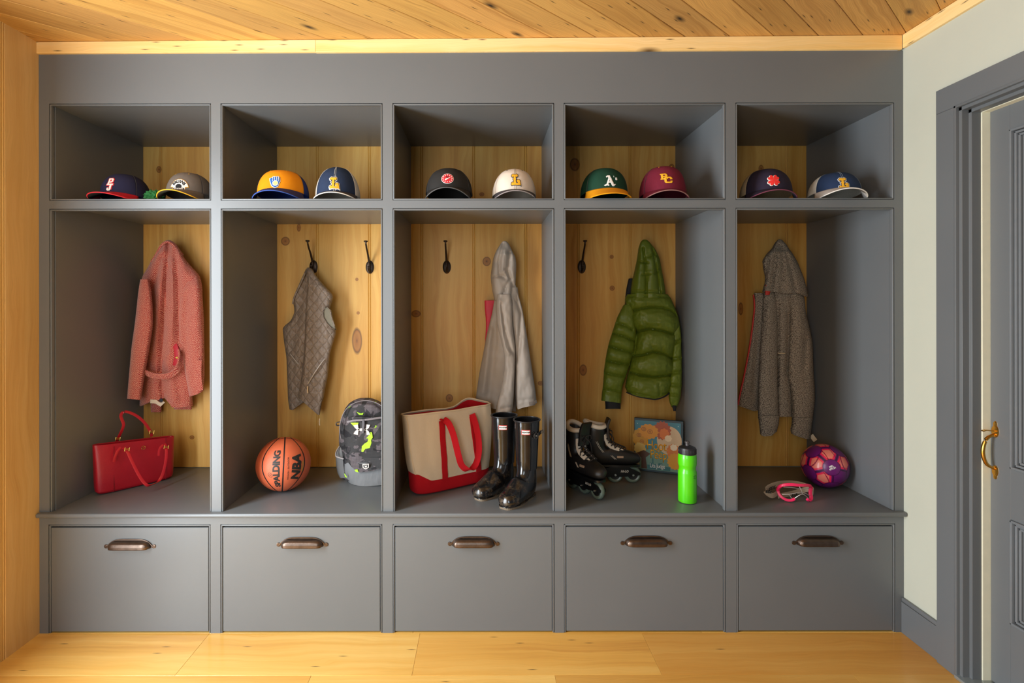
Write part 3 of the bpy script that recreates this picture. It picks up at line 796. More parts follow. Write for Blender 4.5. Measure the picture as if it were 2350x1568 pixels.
# grey lining showing through the arm opening
ah = [(749, 703), (758, 712), (761, 728), (766, 744), (770, 757), (760, 752), (750, 742), (742, 728), (741, 715)]
poly = [at(x, y, 0.462+0.012*(x-741)/30) for x, y in ah]
ahm = from_data('arm_opening', poly + [p+Vector((0, 0.02, 0)) for p in poly], [list(range(9)), list(range(17, 8, -1))]+[[i, (i+1) % 9, 9+(i+1) % 9, 9+i] for i in range(9)])
link('arm_opening', ahm, plain((128, 124, 108), 0.6, bump=0.3), vest, world=True, smooth=False, label='grey-green inner lining')
pts_ = [at(x, y, 0.458+0.012*(x-741)/30) for x, y in ah]
B().tube(pts_, 0.0032, 8, close=True).put('arm_binding', M_QUILT, vest, world=True)
strap_px('pocket_zip', [(745, 823, 0.458), (735, 836, 0.454), (722, 855, 0.453), (706, 881, 0.456)], 0.006, 0.004, M_ZIP, vest, (1, 0, 0.6), 16, label='pale grey zip')
strap_px('pocket_zip', [(666, 812, 0.504), (676, 825, 0.502), (688, 840, 0.502)], 0.006, 0.004, M_ZIP, vest, (1, 0, 0.6), 12, label='pale grey zip')
for (x, y, d_) in ((706, 886, 0.452), (733, 960, 0.478)):
    strap_px('zip_pull', [(x, y, d_), (x-0.5, y+8, d_), (x, y+16, d_)], 0.006, 0.003, plain((206, 178, 140), 0.5), vest, (1, 0, 0), 8, label='tan cord zip pull')
strap_px('collar_edge', [(672, 697, 0.505), (676, 680, 0.500), (690, 650, 0.485), (700, 626, 0.468)], 0.008, 0.006, M_QUILT, vest, (1, 0, 0), 16)

# ---- taupe rain jacket
M_TAUPE = m_nylon('taupe_rain_shell', srgb(162, 150, 138), 0.50, 0.28, 20); M_PINK = plain((206, 44, 66), 0.55, bump=0.2)
jac = thing('rain_jacket', 'plain taupe hooded rain jacket with red lining, hanging behind the tote and boots', 'jacket', tuple(at(1160, 945, 0.52)))
lobe('lining_flap', [(690, 1112, 1140), (710, 1112, 1135), (740, 1116, 1128), (780, 1113, 1124), (820, 1113, 1122)], 0.560, 0.012, M_PINK, jac, nv=24, nu=32, seed=3, label='red lining')
lobe('back_panel', [(660, 1140, 1188), (690, 1134, 1192), (715, 1130, 1190), (740, 1124, 1188), (772, 1116, 1186), (815, 1108, 1184), (862, 1099, 1184), (913, 1092, 1184), (935, 1089, 1184)], [(660, 0.50), (935, 0.545)], 0.035, M_TAUPE, jac,
     creases=[([(1140, 700), (1132, 800), (1120, 920)], 9, 0.010), ([(1125, 760), (1108, 900)], 8, -0.008)], amp=0.004, seed=8, hem=[(1089, 930), (1140, 940), (1184, 945)])
lobe('hood', [(554, 1154, 1162), (557, 1151, 1167), (563, 1147, 1170), (575, 1139, 1175), (590, 1133, 1183), (604, 1130, 1185), (618, 1128, 1185), (635, 1126, 1184), (655, 1128, 1183), (670, 1130, 1183), (690, 1135, 1182)], [(554, 0.465), (600, 0.49), (690, 0.50)], 0.048, M_TAUPE, jac,
     creases=[([(1155, 560), (1146, 600), (1147, 630), (1158, 638)], 5, 0.014), ([(1170, 580), (1167, 620), (1178, 660), (1174, 690)], 5, 0.014), ([(1157, 575), (1154, 620)], 7, -0.010),
              ([(1162, 618), (1171, 640), (1160, 660), (1154, 680)], 4, 0.010), ([(1130, 636), (1152, 634)], 3, 0.006)], amp=0.005, seed=9, nu=90, thmin=1.0)
lobe('sleeve', [(676, 1141, 1172), (700, 1138, 1176), (740, 1140, 1176), (780, 1149, 1180), (800, 1154, 1182), (817, 1158, 1182), (848, 1158, 1181), (875, 1154, 1180), (905, 1146, 1179), (930, 1139, 1177), (948, 1137, 1174)], [(676, 0.465), (948, 0.47)], 0.034, M_TAUPE, jac,
     creases=[([(1150, 700), (1160, 760), (1172, 800), (1181, 815)], 4, 0.010), ([(1146, 690), (1153, 770), (1160, 800), (1168, 812)], 4, -0.008), ([(1160, 850), (1150, 900)], 6, 0.006), ([(1150, 938), (1176, 934)], 3, 0.005)], amp=0.005, seed=10)
lobe('sleeve', [(655, 1176, 1184), (675, 1172, 1189), (702, 1171, 1197), (750, 1176, 1206), (803, 1182, 1214), (862, 1183, 1223), (900, 1182, 1229), (925, 1184, 1231)], [(655, 0.49), (925, 0.50)], 0.042, M_TAUPE, jac,
     creases=[([(1183, 680), (1196, 720), (1192, 790), (1183, 830)], 5, 0.012), ([(1200, 780), (1206, 860)], 8, -0.008), ([(1192, 920), (1228, 915)], 3, 0.004)], hem=[(1184, 930), (1188, 940), (1200, 936), (1228, 930), (1231, 922)], hem_from=890, amp=0.005, seed=11)
strap_px('cuff_tab', [(1214, 927, 0.457), (1222, 926, 0.458), (1231, 922, 0.468)], 0.016, 0.005, plain((120, 108, 98), 0.6), jac, (0, 0, 1), 10, label='dark cuff tab')

# ---- green puffer
def PB(cr):   # baffle seams: a tight stitch line in a wide soft valley
    out = []
    for p_, w_, d_ in cr: out += [(p_, w_*0.55, d_*0.55), (p_, w_*2.3, d_*0.65)] if w_ >= 4 else [(p_, w_, d_)]
    return out
M_GREEN = m_nylon('green_puffer_nylon', srgb(90, 106, 22), 0.52, 0.45, 46); M_BLK = plain((20, 20, 24), 0.8, bump=0.4)
puf = thing('puffer_jacket', 'shiny green hooded puffer jacket hanging beside the right partition above the picture book', 'jacket', tuple(at(1480, 925, 0.50)))
lobe('inner_lining', [(640, 1443, 1460), (660, 1438, 1460), (690, 1434, 1458), (712, 1434, 1455)], 0.535, 0.02, M_BLK, puf, nv=24, nu=32, seed=2, label='black inner lining')
lobe('hood', [(551, 1476, 1484), (555, 1471, 1490), (562, 1469, 1495), (573, 1466, 1504), (593, 1463, 1513), (618, 1458, 1518), (646, 1451, 1524), (668, 1448, 1527), (684, 1447, 1528)], [(551, 0.47), (620, 0.50), (684, 0.50)], 0.062, M_GREEN, puf,
     creases=[([(1476, 570), (1480, 600), (1482, 640), (1482, 682)], 2.6, 0.014), ([(1498, 570), (1503, 595), (1508, 625), (1516, 682)], 2.6, 0.016), ([(1468, 601), (1486, 604)], 2.5, 0.010), ([(1504, 628), (1522, 614)], 3, 0.012), ([(1474, 632), (1490, 630)], 2.5, 0.008), ([(1490, 590), (1500, 582), (1512, 590)], 2.5, 0.010), ([(1453, 668), (1526, 672)], 3, 0.008), ([(1466, 585), (1462, 612)], 4, 0.008),
              ([(1468, 610), (1464, 680)], 7, -0.006), ([(1495, 600), (1498, 680)], 8, -0.008)], amp=0.005, seed=12)
def puff(bodyrows, cr, **k): return lobe('sleeve' if k.pop('sl', 0) else 'body', bodyrows, k.pop('y'), k.pop('t'), M_GREEN, puf, creases=cr, **k)
lobe('sleeve', [(700, 1432, 1452), (711, 1426, 1455), (728, 1417, 1458), (758, 1407, 1460), (789, 1397, 1459), (817, 1391, 1452), (851, 1386, 1441), (885, 1384, 1429), (905, 1381, 1426), (921, 1380, 1425)], [(700, 0.49), (921, 0.475)], 0.052, M_GREEN, puf,
     creases=PB([([(1418, 742), (1436, 748), (1450, 757)], 4.5, 0.020), ([(1404, 766), (1430, 772), (1458, 785)], 4.5, 0.027), ([(1396, 795), (1424, 803), (1452, 812)], 4.5, 0.027), ([(1388, 828), (1418, 834), (1446, 838)], 4.5, 0.027), ([(1384, 856), (1412, 862), (1438, 866)], 4.5, 0.020), ([(1382, 893), (1405, 897), (1427, 901)], 4, 0.016)]),
     hem=[(1379, 920), (1425, 926)], hem_from=905, amp=0.003, nscale=0.12, ky=1, seed=13, nv=130)
lobe('cuff', [(918, 1388, 1424), (930, 1389, 1424), (939, 1389, 1424)], 0.475, 0.034, M_BLK, puf, nv=14, nu=40, amp=0.001, label='black rib cuff')
lobe('sleeve', [(742, 1552, 1558), (752, 1549, 1561), (764, 1546, 1562.5), (800, 1545, 1563.5), (850, 1541, 1564.5), (885, 1536, 1564), (910, 1534, 1562), (925, 1536, 1558), (935, 1541, 1553)], [(742, 0.475), (935, 0.455)], 0.030, M_GREEN, puf, tb=0.012,
     creases=[([(1542, 790), (1563, 782)], 4, 0.014), ([(1540, 826), (1564, 822)], 4, 0.014), ([(1538, 858), (1564, 854)], 4, 0.014), ([(1536, 884), (1564, 886)], 4, 0.012), ([(1535, 906), (1562, 910)], 3.5, 0.010)], amp=0.003, nscale=0.12, ky=1, seed=14, nu=60)
lobe('cuff', [(932, 1542, 1552), (944, 1545, 1551)], 0.445, 0.016, M_BLK, puf, nv=10, nu=24, amp=0.001, label='black rib cuff')
lobe('body', [(676, 1440, 1532), (686, 1434, 1540), (700, 1436, 1546), (714, 1444, 1552), (733, 1446, 1558), (744, 1447, 1560), (758, 1457, 1561.5), (768, 1458, 1561), (795, 1456, 1553), (815, 1452, 1548), (829, 1448, 1549), (850, 1444, 1549), (870, 1438, 1545), (893, 1434, 1541), (908, 1440, 1537)],
     [(676, 0.50), (908, 0.49)], [(676, 0.070), (760, 0.088), (908, 0.085)], M_GREEN, puf,
     creases=PB([([(1436, 682), (1460, 680), (1500, 681), (1535, 683)], 4, 0.014), ([(1438, 722), (1460, 711), (1490, 706), (1520, 707), (1542, 714), (1552, 724)], 4.5, 0.026), ([(1450, 766), (1466, 761), (1490, 755), (1520, 760), (1545, 768), (1556, 762)], 4.5, 0.034),
              ([(1450, 818), (1475, 816), (1500, 808), (1525, 814), (1550, 828)], 4.5, 0.034), ([(1446, 856), (1470, 862), (1500, 866), (1530, 863), (1546, 862)], 4.5, 0.034), ([(1436, 900), (1470, 906), (1500, 914), (1535, 902)], 4, 0.012),
              ([(1445, 700), (1450, 740), (1462, 770), (1458, 800)], 6, 0.018), ([(1552, 770), (1546, 800), (1548, 830)], 5, 0.014),
              ([(1480, 740), (1484, 756)], 3, 0.006), ([(1510, 735), (1508, 752)], 3, 0.006), ([(1496, 792), (1500, 806)], 3, 0.006), ([(1522, 796), (1520, 812)], 3, 0.005), ([(1512, 880), (1514, 905)], 3, 0.008)]),
     hem=[(1434, 896), (1440, 903), (1462, 910), (1501, 918), (1535, 905), (1541, 893)], hem_from=885, amp=0.0045, nscale=0.11, ky=1, seed=15, nu=130, nv=170, e=0.7)
strap_px('hem_binding', [(1437, 901, 0.455), (1462, 910.5, 0.424), (1490, 916, 0.413), (1505, 917.5, 0.412), (1525, 911, 0.425), (1538, 901, 0.455)], 0.006, 0.006, M_BLK, puf, (0, 0, 1), 24, label='black elastic hem')

# ---- speckled grey jacket
M_TWEED = m_speckle('speckled_grey_cloth', (srgb(78, 68, 60), srgb(130, 118, 104), srgb(168, 155, 137)), 390)
tw = thing('speckled_jacket', 'black and grey speckled hooded jacket with a red front edge, above the purple football', 'jacket', tuple(at(1790, 1000, 0.52)))
lobe('front_panel', [(674, 1731, 1752), (690, 1732, 1756), (711, 1732, 1756), (750, 1727, 1754), (791, 1721, 1750), (830, 1714, 1747), (864, 1707, 1745), (900, 1698, 1743), (936, 1694, 1741)], [(674, 0.52), (936, 0.53)], 0.028, M_TWEED, tw, hem=[(1693, 932), (1731, 945), (1741, 942)], hem_from=900, seed=20, nu=60, nv=70,
     creases=[([(1742, 680), (1738, 780), (1728, 900)], 6, 0.008)])
strap_px('red_edge', [(1729, 678, 0.505), (1731, 700, 0.500), (1730, 720, 0.50), (1721, 790, 0.50), (1708, 860, 0.505), (1698, 905, 0.51), (1693, 930, 0.515)], 0.006, 0.008, plain((200, 52, 44), 0.5), tw, (1, 0, 0), 40, label='red zip edge')
lobe('body', [(660, 1776, 1826), (690, 1778, 1824), (740, 1782, 1822), (800, 1782, 1819), (864, 1783, 1815), (900, 1783, 1819), (958, 1783, 1819)], [(660, 0.50), (958, 0.525)], 0.036, M_TWEED, tw, seed=21, nu=60, nv=80,
     creases=[([(1786, 700), (1785, 820), (1784, 950)], 4, 0.010), ([(1810, 720), (1808, 800), (1806, 860)], 5, 0.010)], amp=0.004)
lobe('sleeve', [(668, 1755, 1776), (690, 1752, 1782), (711, 1751, 1784), (760, 1747, 1784), (807, 1744, 1784), (880, 1741, 1784), (935, 1740, 1785), (962, 1740, 1787)], [(668, 0.495), (962, 0.485)], 0.040, M_TWEED, tw, seed=22, nu=64, nv=80,
     creases=[([(1768, 700), (1762, 800), (1764, 900)], 7, -0.006), ([(1756, 690), (1750, 760)], 5, 0.006)], amp=0.004)
lobe('cuff', [(956, 1741, 1789), (963, 1741, 1788), (980, 1743, 1786), (998, 1745, 1782)], 0.478, 0.044, M_TWEED, tw, seed=23, nu=60, nv=30, hem=[(1743, 996), (1752, 1003), (1770, 1002), (1784, 990)], hem_from=975)
lobe('sleeve', [(672, 1812, 1842), (690, 1811, 1848), (718, 1812, 1849), (750, 1812, 1857), (791, 1811, 1865), (830, 1809, 1866), (864, 1808, 1867), (880, 1812, 1868.5), (919, 1818, 1870), (945, 1819, 1867), (966, 1819, 1864)], [(672, 0.49), (966, 0.485)], 0.046, M_TWEED, tw, seed=24, nu=70, nv=90,
     creases=[([(1812, 860), (1826, 872), (1850, 876)], 5, 0.008), ([(1850, 780), (1846, 850)], 6, 0.008), ([(1832, 700), (1836, 790)], 9, -0.008)], amp=0.005)
lobe('cuff', [(960, 1819, 1866), (968, 1819, 1864), (992, 1815, 1861), (1002, 1817, 1860)], 0.48, 0.050, M_TWEED, tw, seed=25, nu=60, nv=30, hem=[(1815, 996), (1830, 1003), (1850, 1009), (1860, 1009)], hem_from=980)
lobe('hood', [(551, 1786, 1794), (556, 1782, 1799), (562, 1779, 1805), (571, 1774, 1810), (585, 1759, 1820), (600, 1750, 1829), (616, 1752, 1836), (638, 1757, 1845), (656, 1754, 1850), (676, 1750, 1855)], [(551, 0.47), (610, 0.49), (676, 0.485)], 0.055, M_TWEED, tw, seed=26, nu=100, nv=90,
     creases=[([(1786, 565), (1776, 620), (1768, 670)], 5, 0.014), ([(1796, 565), (1797, 620), (1792, 670)], 4, 0.010), ([(1803, 575), (1818, 630), (1826, 670)], 5, 0.010), ([(1763, 595), (1756, 640)], 5, 0.008)],
     hem=[(1744, 676), (1756, 668), (1800, 675), (1830, 674), (1855, 682)], hem_from=650, amp=0.005, thmin=1.0)
lobe('hood_lining', [(664, 1756, 1770), (678, 1756, 1766)], 0.462, 0.010, plain((190, 50, 40), 0.6), tw, nv=10, nu=24, amp=0, label='red hood lining')
strap_px('reflective_bar', [(1785, 812, 0.466), (1793, 812.2, 0.462), (1801, 812.2, 0.466)], 0.0035, 0.004, plain((214, 190, 150), 0.3), tw, (0, 0, 1), 10, label='pale reflective bar')
strap_px('paper_tag', [(1861, 1000, 0.49), (1866, 1007, 0.487), (1871, 1013, 0.485)], 0.022, 0.003, plain((226, 206, 176), 0.6), tw, (1, 0, 1), 8, label='cream tag')

# ================================================================ EMBLEMS AND LETTERING
def flat_shape(loops, offset=0.0):
    cu = bpy.data.curves.new('shape', 'CURVE'); cu.dimensions = '2D'; cu.fill_mode = 'BOTH'; cu.offset = offset
    for lp in loops:
        sp = cu.splines.new('POLY'); sp.points.add(len(lp)-1); sp.use_cyclic_u = True
        for q, p in zip(sp.points, lp): q.co = (p[0], p[1], 0, 1)
    o = bpy.data.objects.new('shape', cu); me = bpy.data.meshes.new_from_object(o)
    bpy.data.objects.remove(o); bpy.data.curves.remove(cu)
    return me
def flat_text(body, size, offset=0.0, shear=0.0, space=1.0):
    cu = bpy.data.curves.new('t', 'FONT'); cu.body = body; cu.size = size; cu.align_x = 'CENTER'; cu.align_y = 'CENTER'
    cu.offset = offset; cu.shear = shear; cu.space_character = space; cu.resolution_u = 3
    o = bpy.data.objects.new('t', cu); me = bpy.data.meshes.new_from_object(o)
    bpy.data.objects.remove(o); bpy.data.curves.remove(cu)
    return me
def lay(name, me, fn, mat, parent, cell=0.004, thick=0.0006, world=False, label=None):
    """cuts a flat mesh on a grid and lays it on a surface with fn(u, v) -> point"""
    bm = bmesh.new(); bm.from_mesh(me)
    bmesh.ops.remove_doubles(bm, verts=bm.verts, dist=1e-6)
    if cell and len(bm.verts):
        for ax in (0, 1):
            lo = min(v.co[ax] for v in bm.verts); hi = max(v.co[ax] for v in bm.verts)
            k = math.floor(lo/cell)+1
            while k*cell < hi:
                no = [0, 0, 0]; no[ax] = 1; co = [0, 0, 0]; co[ax] = k*cell
                bmesh.ops.bisect_plane(bm, geom=bm.verts[:]+bm.edges[:]+bm.faces[:], plane_co=co, plane_no=no)
                k += 1
    for v in bm.verts: v.co = fn(v.co.x, v.co.y)
    bmesh.ops.recalc_face_normals(bm, faces=bm.faces)
    out = bpy.data.meshes.new(name); bm.to_mesh(out); bm.free()
    o = link(name, out, mat, parent, smooth=False, world=world, label=label)
    if thick: solidify(o, thick, 0)
    return o
def tf(loops, sx, sy, ox=0, oy=0, sh=0.0):
    return [[((p[0]+sh*p[1])*sx+ox, p[1]*sy+oy) for p in lp] for lp in loops]
def ellipse(cx, cy, rx, ry, n=28): return [(cx+rx*math.cos(2*PI*i/n), cy+ry*math.sin(2*PI*i/n)) for i in range(n)]
G_L = [[(0.05, 0.95), (0.15, 1.0), (0.40, 0.96), (0.62, 1.0), (0.72, 0.92), (0.68, 0.78), (0.58, 0.74), (0.52, 0.82), (0.48, 0.80), (0.47, 0.62), (0.53, 0.56), (0.47, 0.50), (0.48, 0.28), (0.54, 0.20), (0.64, 0.20), (0.68, 0.28), (0.62, 0.34), (0.58, 0.30), (0.56, 0.42), (0.66, 0.50), (0.82, 0.50), (0.92, 0.42), (0.98, 0.0),
        (0.84, 0.05), (0.66, 0.01), (0.5, 0.05), (0.2, 0.03), (0.06, 0.0), (0.0, 0.12), (0.05, 0.25), (0.15, 0.28), (0.22, 0.20), (0.25, 0.3), (0.25, 0.50), (0.19, 0.56), (0.25, 0.62), (0.25, 0.78), (0.2, 0.84), (0.15, 0.74), (0.05, 0.78), (0.0, 0.88)]]
G_P = [[(0, 0), (.45, 0), (.45, .16), (.36, .16), (.36, .36), (.7, .36), (.9, .5), (.9, .86), (.7, 1), (0, 1), (0, .84), (.1, .84), (.1, .16), (0, .16)], [(.36, .54), (.6, .54), (.64, .58), (.64, .78), (.6, .82), (.36, .82)]]
G_J = [[(.2, 1), (.2, .84), (.36, .84), (.36, .25), (.3, .18), (.26, .25), (.26, .4), (0, .4), (0, .14), (.16, 0), (.5, 0), (.64, .14), (.64, .84), (.8, .84), (.8, 1)]]
G_B = [[(0, 0), (.72, 0), (.88, .14), (.88, .42), (.8, .5), (.88, .58), (.88, .86), (.72, 1), (0, 1), (0, .84), (.1, .84), (.1, .16), (0, .16)], [(.34, .18), (.34, .42), (.62, .42), (.62, .18)], [(.34, .58), (.34, .82), (.62, .82), (.62, .58)]]
G_C = [[(.95, .62), (.70, .62), (.70, .76), (.62, .82), (.32, .82), (.25, .76), (.25, .24), (.32, .18), (.62, .18), (.70, .24), (.70, .36), (.95, .36), (.95, .14), (.8, 0), (.14, 0), (0, .14), (0, .86), (.14, 1), (.8, 1), (.95, .86)]]
G_A = [[(0, .1), (.08, .02), (.3, .08), (.4, .02), (.46, .1), (.36, .16), (.42, .32), (.60, .32), (.66, .14), (.74, .0), (.88, 0), (1.05, .18), (.98, .20), (.90, .15), (.86, .22), (.62, .84), (.56, .98), (.36, 1.0), (.2, .9), (.22, .8), (.36, .86), (.42, .78), (.22, .2), (.1, .14)], [(.46, .42), (.56, .42), (.51, .64)]]
C_WHITE = plain((232, 228, 220), 0.7, bump=0.4, scale=900)
C_GOLD = plain((236, 172, 30), 0.65, bump=0.5, scale=900)
C_RED = plain((206, 30, 44), 0.65, bump=0.4, scale=900)
C_NAVY = plain((26, 34, 62), 0.8, bump=0.4, scale=900)
C_BLACK = plain((22, 22, 24), 0.8, bump=0.4, scale=900)
C_BLUE = plain((20, 92, 170), 0.65, bump=0.4, scale=900)

# ================================================================ CAPS
def m_mesh(name, c):
    n = N(name); co = n.coord('Object')
    v = n.voronoi(co, 420)
    col = n.mix(n.math('LESS_THAN', v.outputs['Distance'], 0.22), c, tuple(x*0.45 for x in c[:3])+(1,))
    n.bump(v.outputs['Distance'], 0.3, 0.001)
    return n.done(col, 0.8, 0, 0.2)
def m_twill(name, c, c2=None):
    n = N(name); co = n.coord('Object')
    f = n.noise(co, 1100, 2, 0.7); g = n.noise(co, 30, 3)
    c2 = c2 or tuple(x*0.78 for x in c[:3])+(1,)
    col = n.mix(f if c2 else g, c2, c)
    n.bump(n.math('ADD', n.math('MULTIPLY', f, 0.3), g), 0.5, 0.004)
    return n.done(col, 0.82, 0, 0.25, sheen=0.0)
class Cap:
    def __init__(s, px, yc, wpx, top_py, yaw, front, side, brim, label, under=None, button=None, brim_l=0.068, curve=0.022, flatb=False, H=None, droop=0.012,
                 crown='front_panel', seam=None, edge=None, tilt=0.0, dome=0.76, asym=0.0, front_w=1.05):
        sc = (D+yc)/F
        s.rx = wpx*sc/2; s.ry = s.rx*1.06
        X = (px-VX)*sc
        ztop = ZC-(top_py-VY)*(D+yc+0.0)/F
        s.t = thing('baseball_cap', label, 'cap', (X, yc, Z_SH+0.0002), math.radians(yaw))
        s.zb = 0.020                                   # how high the front of the crown stands off the shelf
        s.H = (ztop-Z_SH)-0.003-max(0.0, 0.86*curve+droop-0.77*s.zb)
        s.dome = dome; s.asym = asym
        def fr(a): return max(0.0, -math.sin(a))
        s.fr = fr
        t = s.t
        front_m, side_m, brim_m = front, side, brim
        fw = front_w
        def part(nm, a0, a1, mat, nu=40):
            b = B()
            b.grid(lambda u, v: s.pt(a0+(a1-a0)*u, v*PI/2*0.999), nu, 26)
            o = b.put(nm, mat, t, recalc=True); solidify(o, 0.0018, -1); return o
        part('front_panel', -PI/2-fw, -PI/2+fw, front_m)
        part('back_panel', -PI/2+fw, 3*PI/2-fw, side_m, 60)
        # seams
        sb = B()
        for a in (-PI/2,) if seam else ():
            for da in (-0.035, 0.035): sb.tube([s.pt(a+da*1.0, v/22*PI/2*0.98, 0.0006) for v in range(23)], 0.0007, 6)
        for a in (-PI/2-fw, -PI/2+fw): sb.tube([s.pt(a, v/22*PI/2*0.98, 0.0004) for v in range(23)], 0.0008, 6)
        sb.put('stitching', seam or plain((60, 58, 60), 0.8), t)
        B().lathe([(0, 0.004), (0.005, 0.0035), (0.0075, 0.001), (0.0075, -0.001)], 16, Matrix.Translation(s.pt(-PI/2, PI/2))).put('button', button or front_m, t)
        # brim
        W = 1.12
        def br(u, v):
            q = 2*u-1; a = -PI/2+q*W
            base = s.pt(a, 0.0, -0.0005)
            x = s.rx*1.02*math.sin(q*W)*(1+0.10*v); ln = brim_l*max(0.0, 1-abs(q)**2.6)**0.6
            y = base.y - ln*v
            xx = x/s.rx
            z = base.z + 0.004*(1-v) - (curve*(xx**2)*(0.25+0.75*v) if not flatb else curve*(xx**2)*0.6*v) - droop*v**0.8
            return (base.x*(1-v)+x*v, y, z)
        bb_ = B(); bb_.grid(br, 44, 14)
        bo = bb_.put('brim', brim_m, t); solidify(bo, 0.0032, 0)
        s.br = br
        ed = B().tube([Vector(br(0.02+0.96*i/40, 1.0)) for i in range(41)], 0.0021, 8); ed.put('brim_edge', edge or brim_m, t)
        if under:
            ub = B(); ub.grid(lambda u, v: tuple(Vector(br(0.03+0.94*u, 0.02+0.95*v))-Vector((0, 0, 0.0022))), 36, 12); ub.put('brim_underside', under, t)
        # rest on the shelf
        lo = min(min(v.co.z for v in c.data.vertices) for c in t.children)-0.0018
        for c in t.children:
            c.data.transform(Matrix.Translation((0, 0, -lo)))
        s.dz = -lo
    def pt(s, a, ph, lift=0.0):
        f = s.fr(a); bk = max(0.0, math.sin(a))
        k = s.dome - 0.16*f + 0.10*bk
        r = max(0.0, math.cos(ph))**k
        z = s.H*(math.sin(ph)**0.96)
        x, y = s.rx*math.cos(a)*r, s.ry*math.sin(a)*r
        y += 0.012*math.sin(ph)*1.0*(1)*(0.6)
        base = s.zb*(0.5-0.5*math.sin(a))*(1-ph/(PI/2))
        p = Vector((x, y, z*(1-(0.0))*1.0+base))
        n = Vector((math.cos(a), math.sin(a), 0.35)).normalized() if ph < 1.2 else Vector((0, 0, 1))
        return p+n*lift
    def emb(s, name, me, mat, du=0.0, dv=0.0, lift=0.0012, rot=0.0, label=None, thick=0.0008):
        ca, sa = math.cos(rot), math.sin(rot)
        def fn(u, v):
            u, v = u*ca-v*sa+du, u*sa+v*ca+dv
            v -= s.dz
            zt = min(0.97, max(0.0, v/s.H)); ph = math.asin(zt**(1/0.96))
            for _ in range(3):
                q = s.pt(-PI/2, ph).z; ph = min(1.45, max(0.0, ph+(v-q)/s.H))
            return s.pt(-PI/2+u/(s.rx*0.98), ph, lift)+Vector((0, 0, s.dz))
        return lay(name, me, fn, mat, s.t, 0.005, thick, label=label)
    def eyelets(s, mat, z=0.82, da=0.45):
        for sg in (-1, 1):
            p = s.pt(-PI/2+sg*da, math.asin(z), 0.0015)+Vector((0, 0, s.dz))
            q = (p-Vector((0, 0, s.H*0.3))).normalized()
            B().lathe([(0.0012, 0), (0.0028, 0.0), (0.0028, 0.0006), (0.0012, 0.0006)], 12, Matrix.Translation(p) @ Vector((0, 0, 1)).rotation_difference(Vector((q.x, q.y, 0.9)).normalized()).to_matrix().to_4x4()).put('eyelet', mat, s.t)
def L_logo(c, size, du, dv, fill, out1, out2=None):
    g = tf(G_L, size*0.80, size, -size*0.40, -size/2)
    if out2: c.emb('letter_backing', flat_shape(g, 0.0040), out2, du, dv, 0.0010)
    c.emb('letter_outline', flat_shape(g, 0.0020 if out2 else 0.0026), out1, du, dv, 0.0016)
    c.emb('letter', flat_shape(g, 0.0), fill, du, dv, 0.0022, label='gold letter L')
TW = m_twill
NAVY, NAVY2 = TW('navy_twill', srgb(38, 38, 66)), TW('slate_navy_twill', srgb(40, 54, 80))
# 1 navy with red brim
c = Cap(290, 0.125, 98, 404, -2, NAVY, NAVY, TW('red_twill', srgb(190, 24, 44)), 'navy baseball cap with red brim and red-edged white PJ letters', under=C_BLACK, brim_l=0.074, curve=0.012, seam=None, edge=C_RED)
gp = tf(G_P, 0.026, 0.030, -0.012, 0.004, 0.12); gj = tf(G_J, 0.028, 0.030, -0.010, -0.020, 0.12)
for (g_) in (gp, gj): c.emb('letter_outline', flat_shape([g_[0]], 0.0032), C_RED, -0.004, 0.062, 0.0012)
for nm, g_, l_ in (('letter', gp, 'white letter P'), ('letter', gj, 'white letter J')): c.emb(nm, flat_shape(g_, 0.0), C_WHITE, -0.004, 0.062, 0.0022, label=l_)
c.emb('side_patch', flat_shape([ellipse(0, 0, 0.009, 0.009), ellipse(0, 0, 0.007, 0.007)]), C_RED, 0.090, 0.022, 0.0012)
c.emb('side_patch', flat_shape([[(-.004, -.004), (.004, -.004), (.004, .004), (-.004, .004)], [(-.0015, -.0015), (.0015, -.0015), (.0015, .0015), (-.0015, .0015)]]), C_RED, 0.090, 0.022, 0.0012)
# 2 heather grey
GREY = TW('heather_grey', srgb(132, 120, 108), srgb(78, 70, 64))
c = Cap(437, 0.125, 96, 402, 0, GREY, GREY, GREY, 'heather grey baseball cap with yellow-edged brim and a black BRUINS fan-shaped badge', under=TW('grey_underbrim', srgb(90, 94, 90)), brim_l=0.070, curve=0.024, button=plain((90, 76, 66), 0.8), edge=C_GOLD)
fan = [(-0.034, 0.0), (-0.030, 0.012), (-0.020, 0.024), (-0.006, 0.031), (0.008, 0.031), (0.022, 0.024), (0.032, 0.012), (0.036, 0.0), (0.024, -0.002), (0.024, -0.016), (-0.022, -0.016), (-0.022, -0.002)]
c.emb('badge_edge', flat_shape([fan], 0.0022), C_GOLD, 0.004, 0.060, 0.0012); c.emb('badge', flat_shape([fan]), C_WHITE, 0.004, 0.060, 0.0018)
def arc_text(txt, size, R_, me_fn, mat, c, du, dv, lift, span):
    n_ = len(txt)
    for i, ch in enumerate(txt):
        a_ = (i-(n_-1)/2)*span/n_
        m_ = flat_text(ch, size, 0.0006)
        ca, sa = math.cos(-a_), math.sin(-a_)
        for v in m_.vertices:
            x, y = v.co.x, v.co.y+R_
            v.co.x, v.co.y = x*ca-y*sa, x*sa+y*ca-R_
        c.emb('letter', m_, mat, du, dv, lift)
arc_text('BRUINS', 0.0175, 0.026, None, C_BLACK, c, 0.004, 0.081, 0.0026, 2.2)
c.emb('badge_mark', flat_shape([ellipse(0, 0, 0.012, 0.010)]), C_BLACK, 0.004, 0.060, 0.0024)
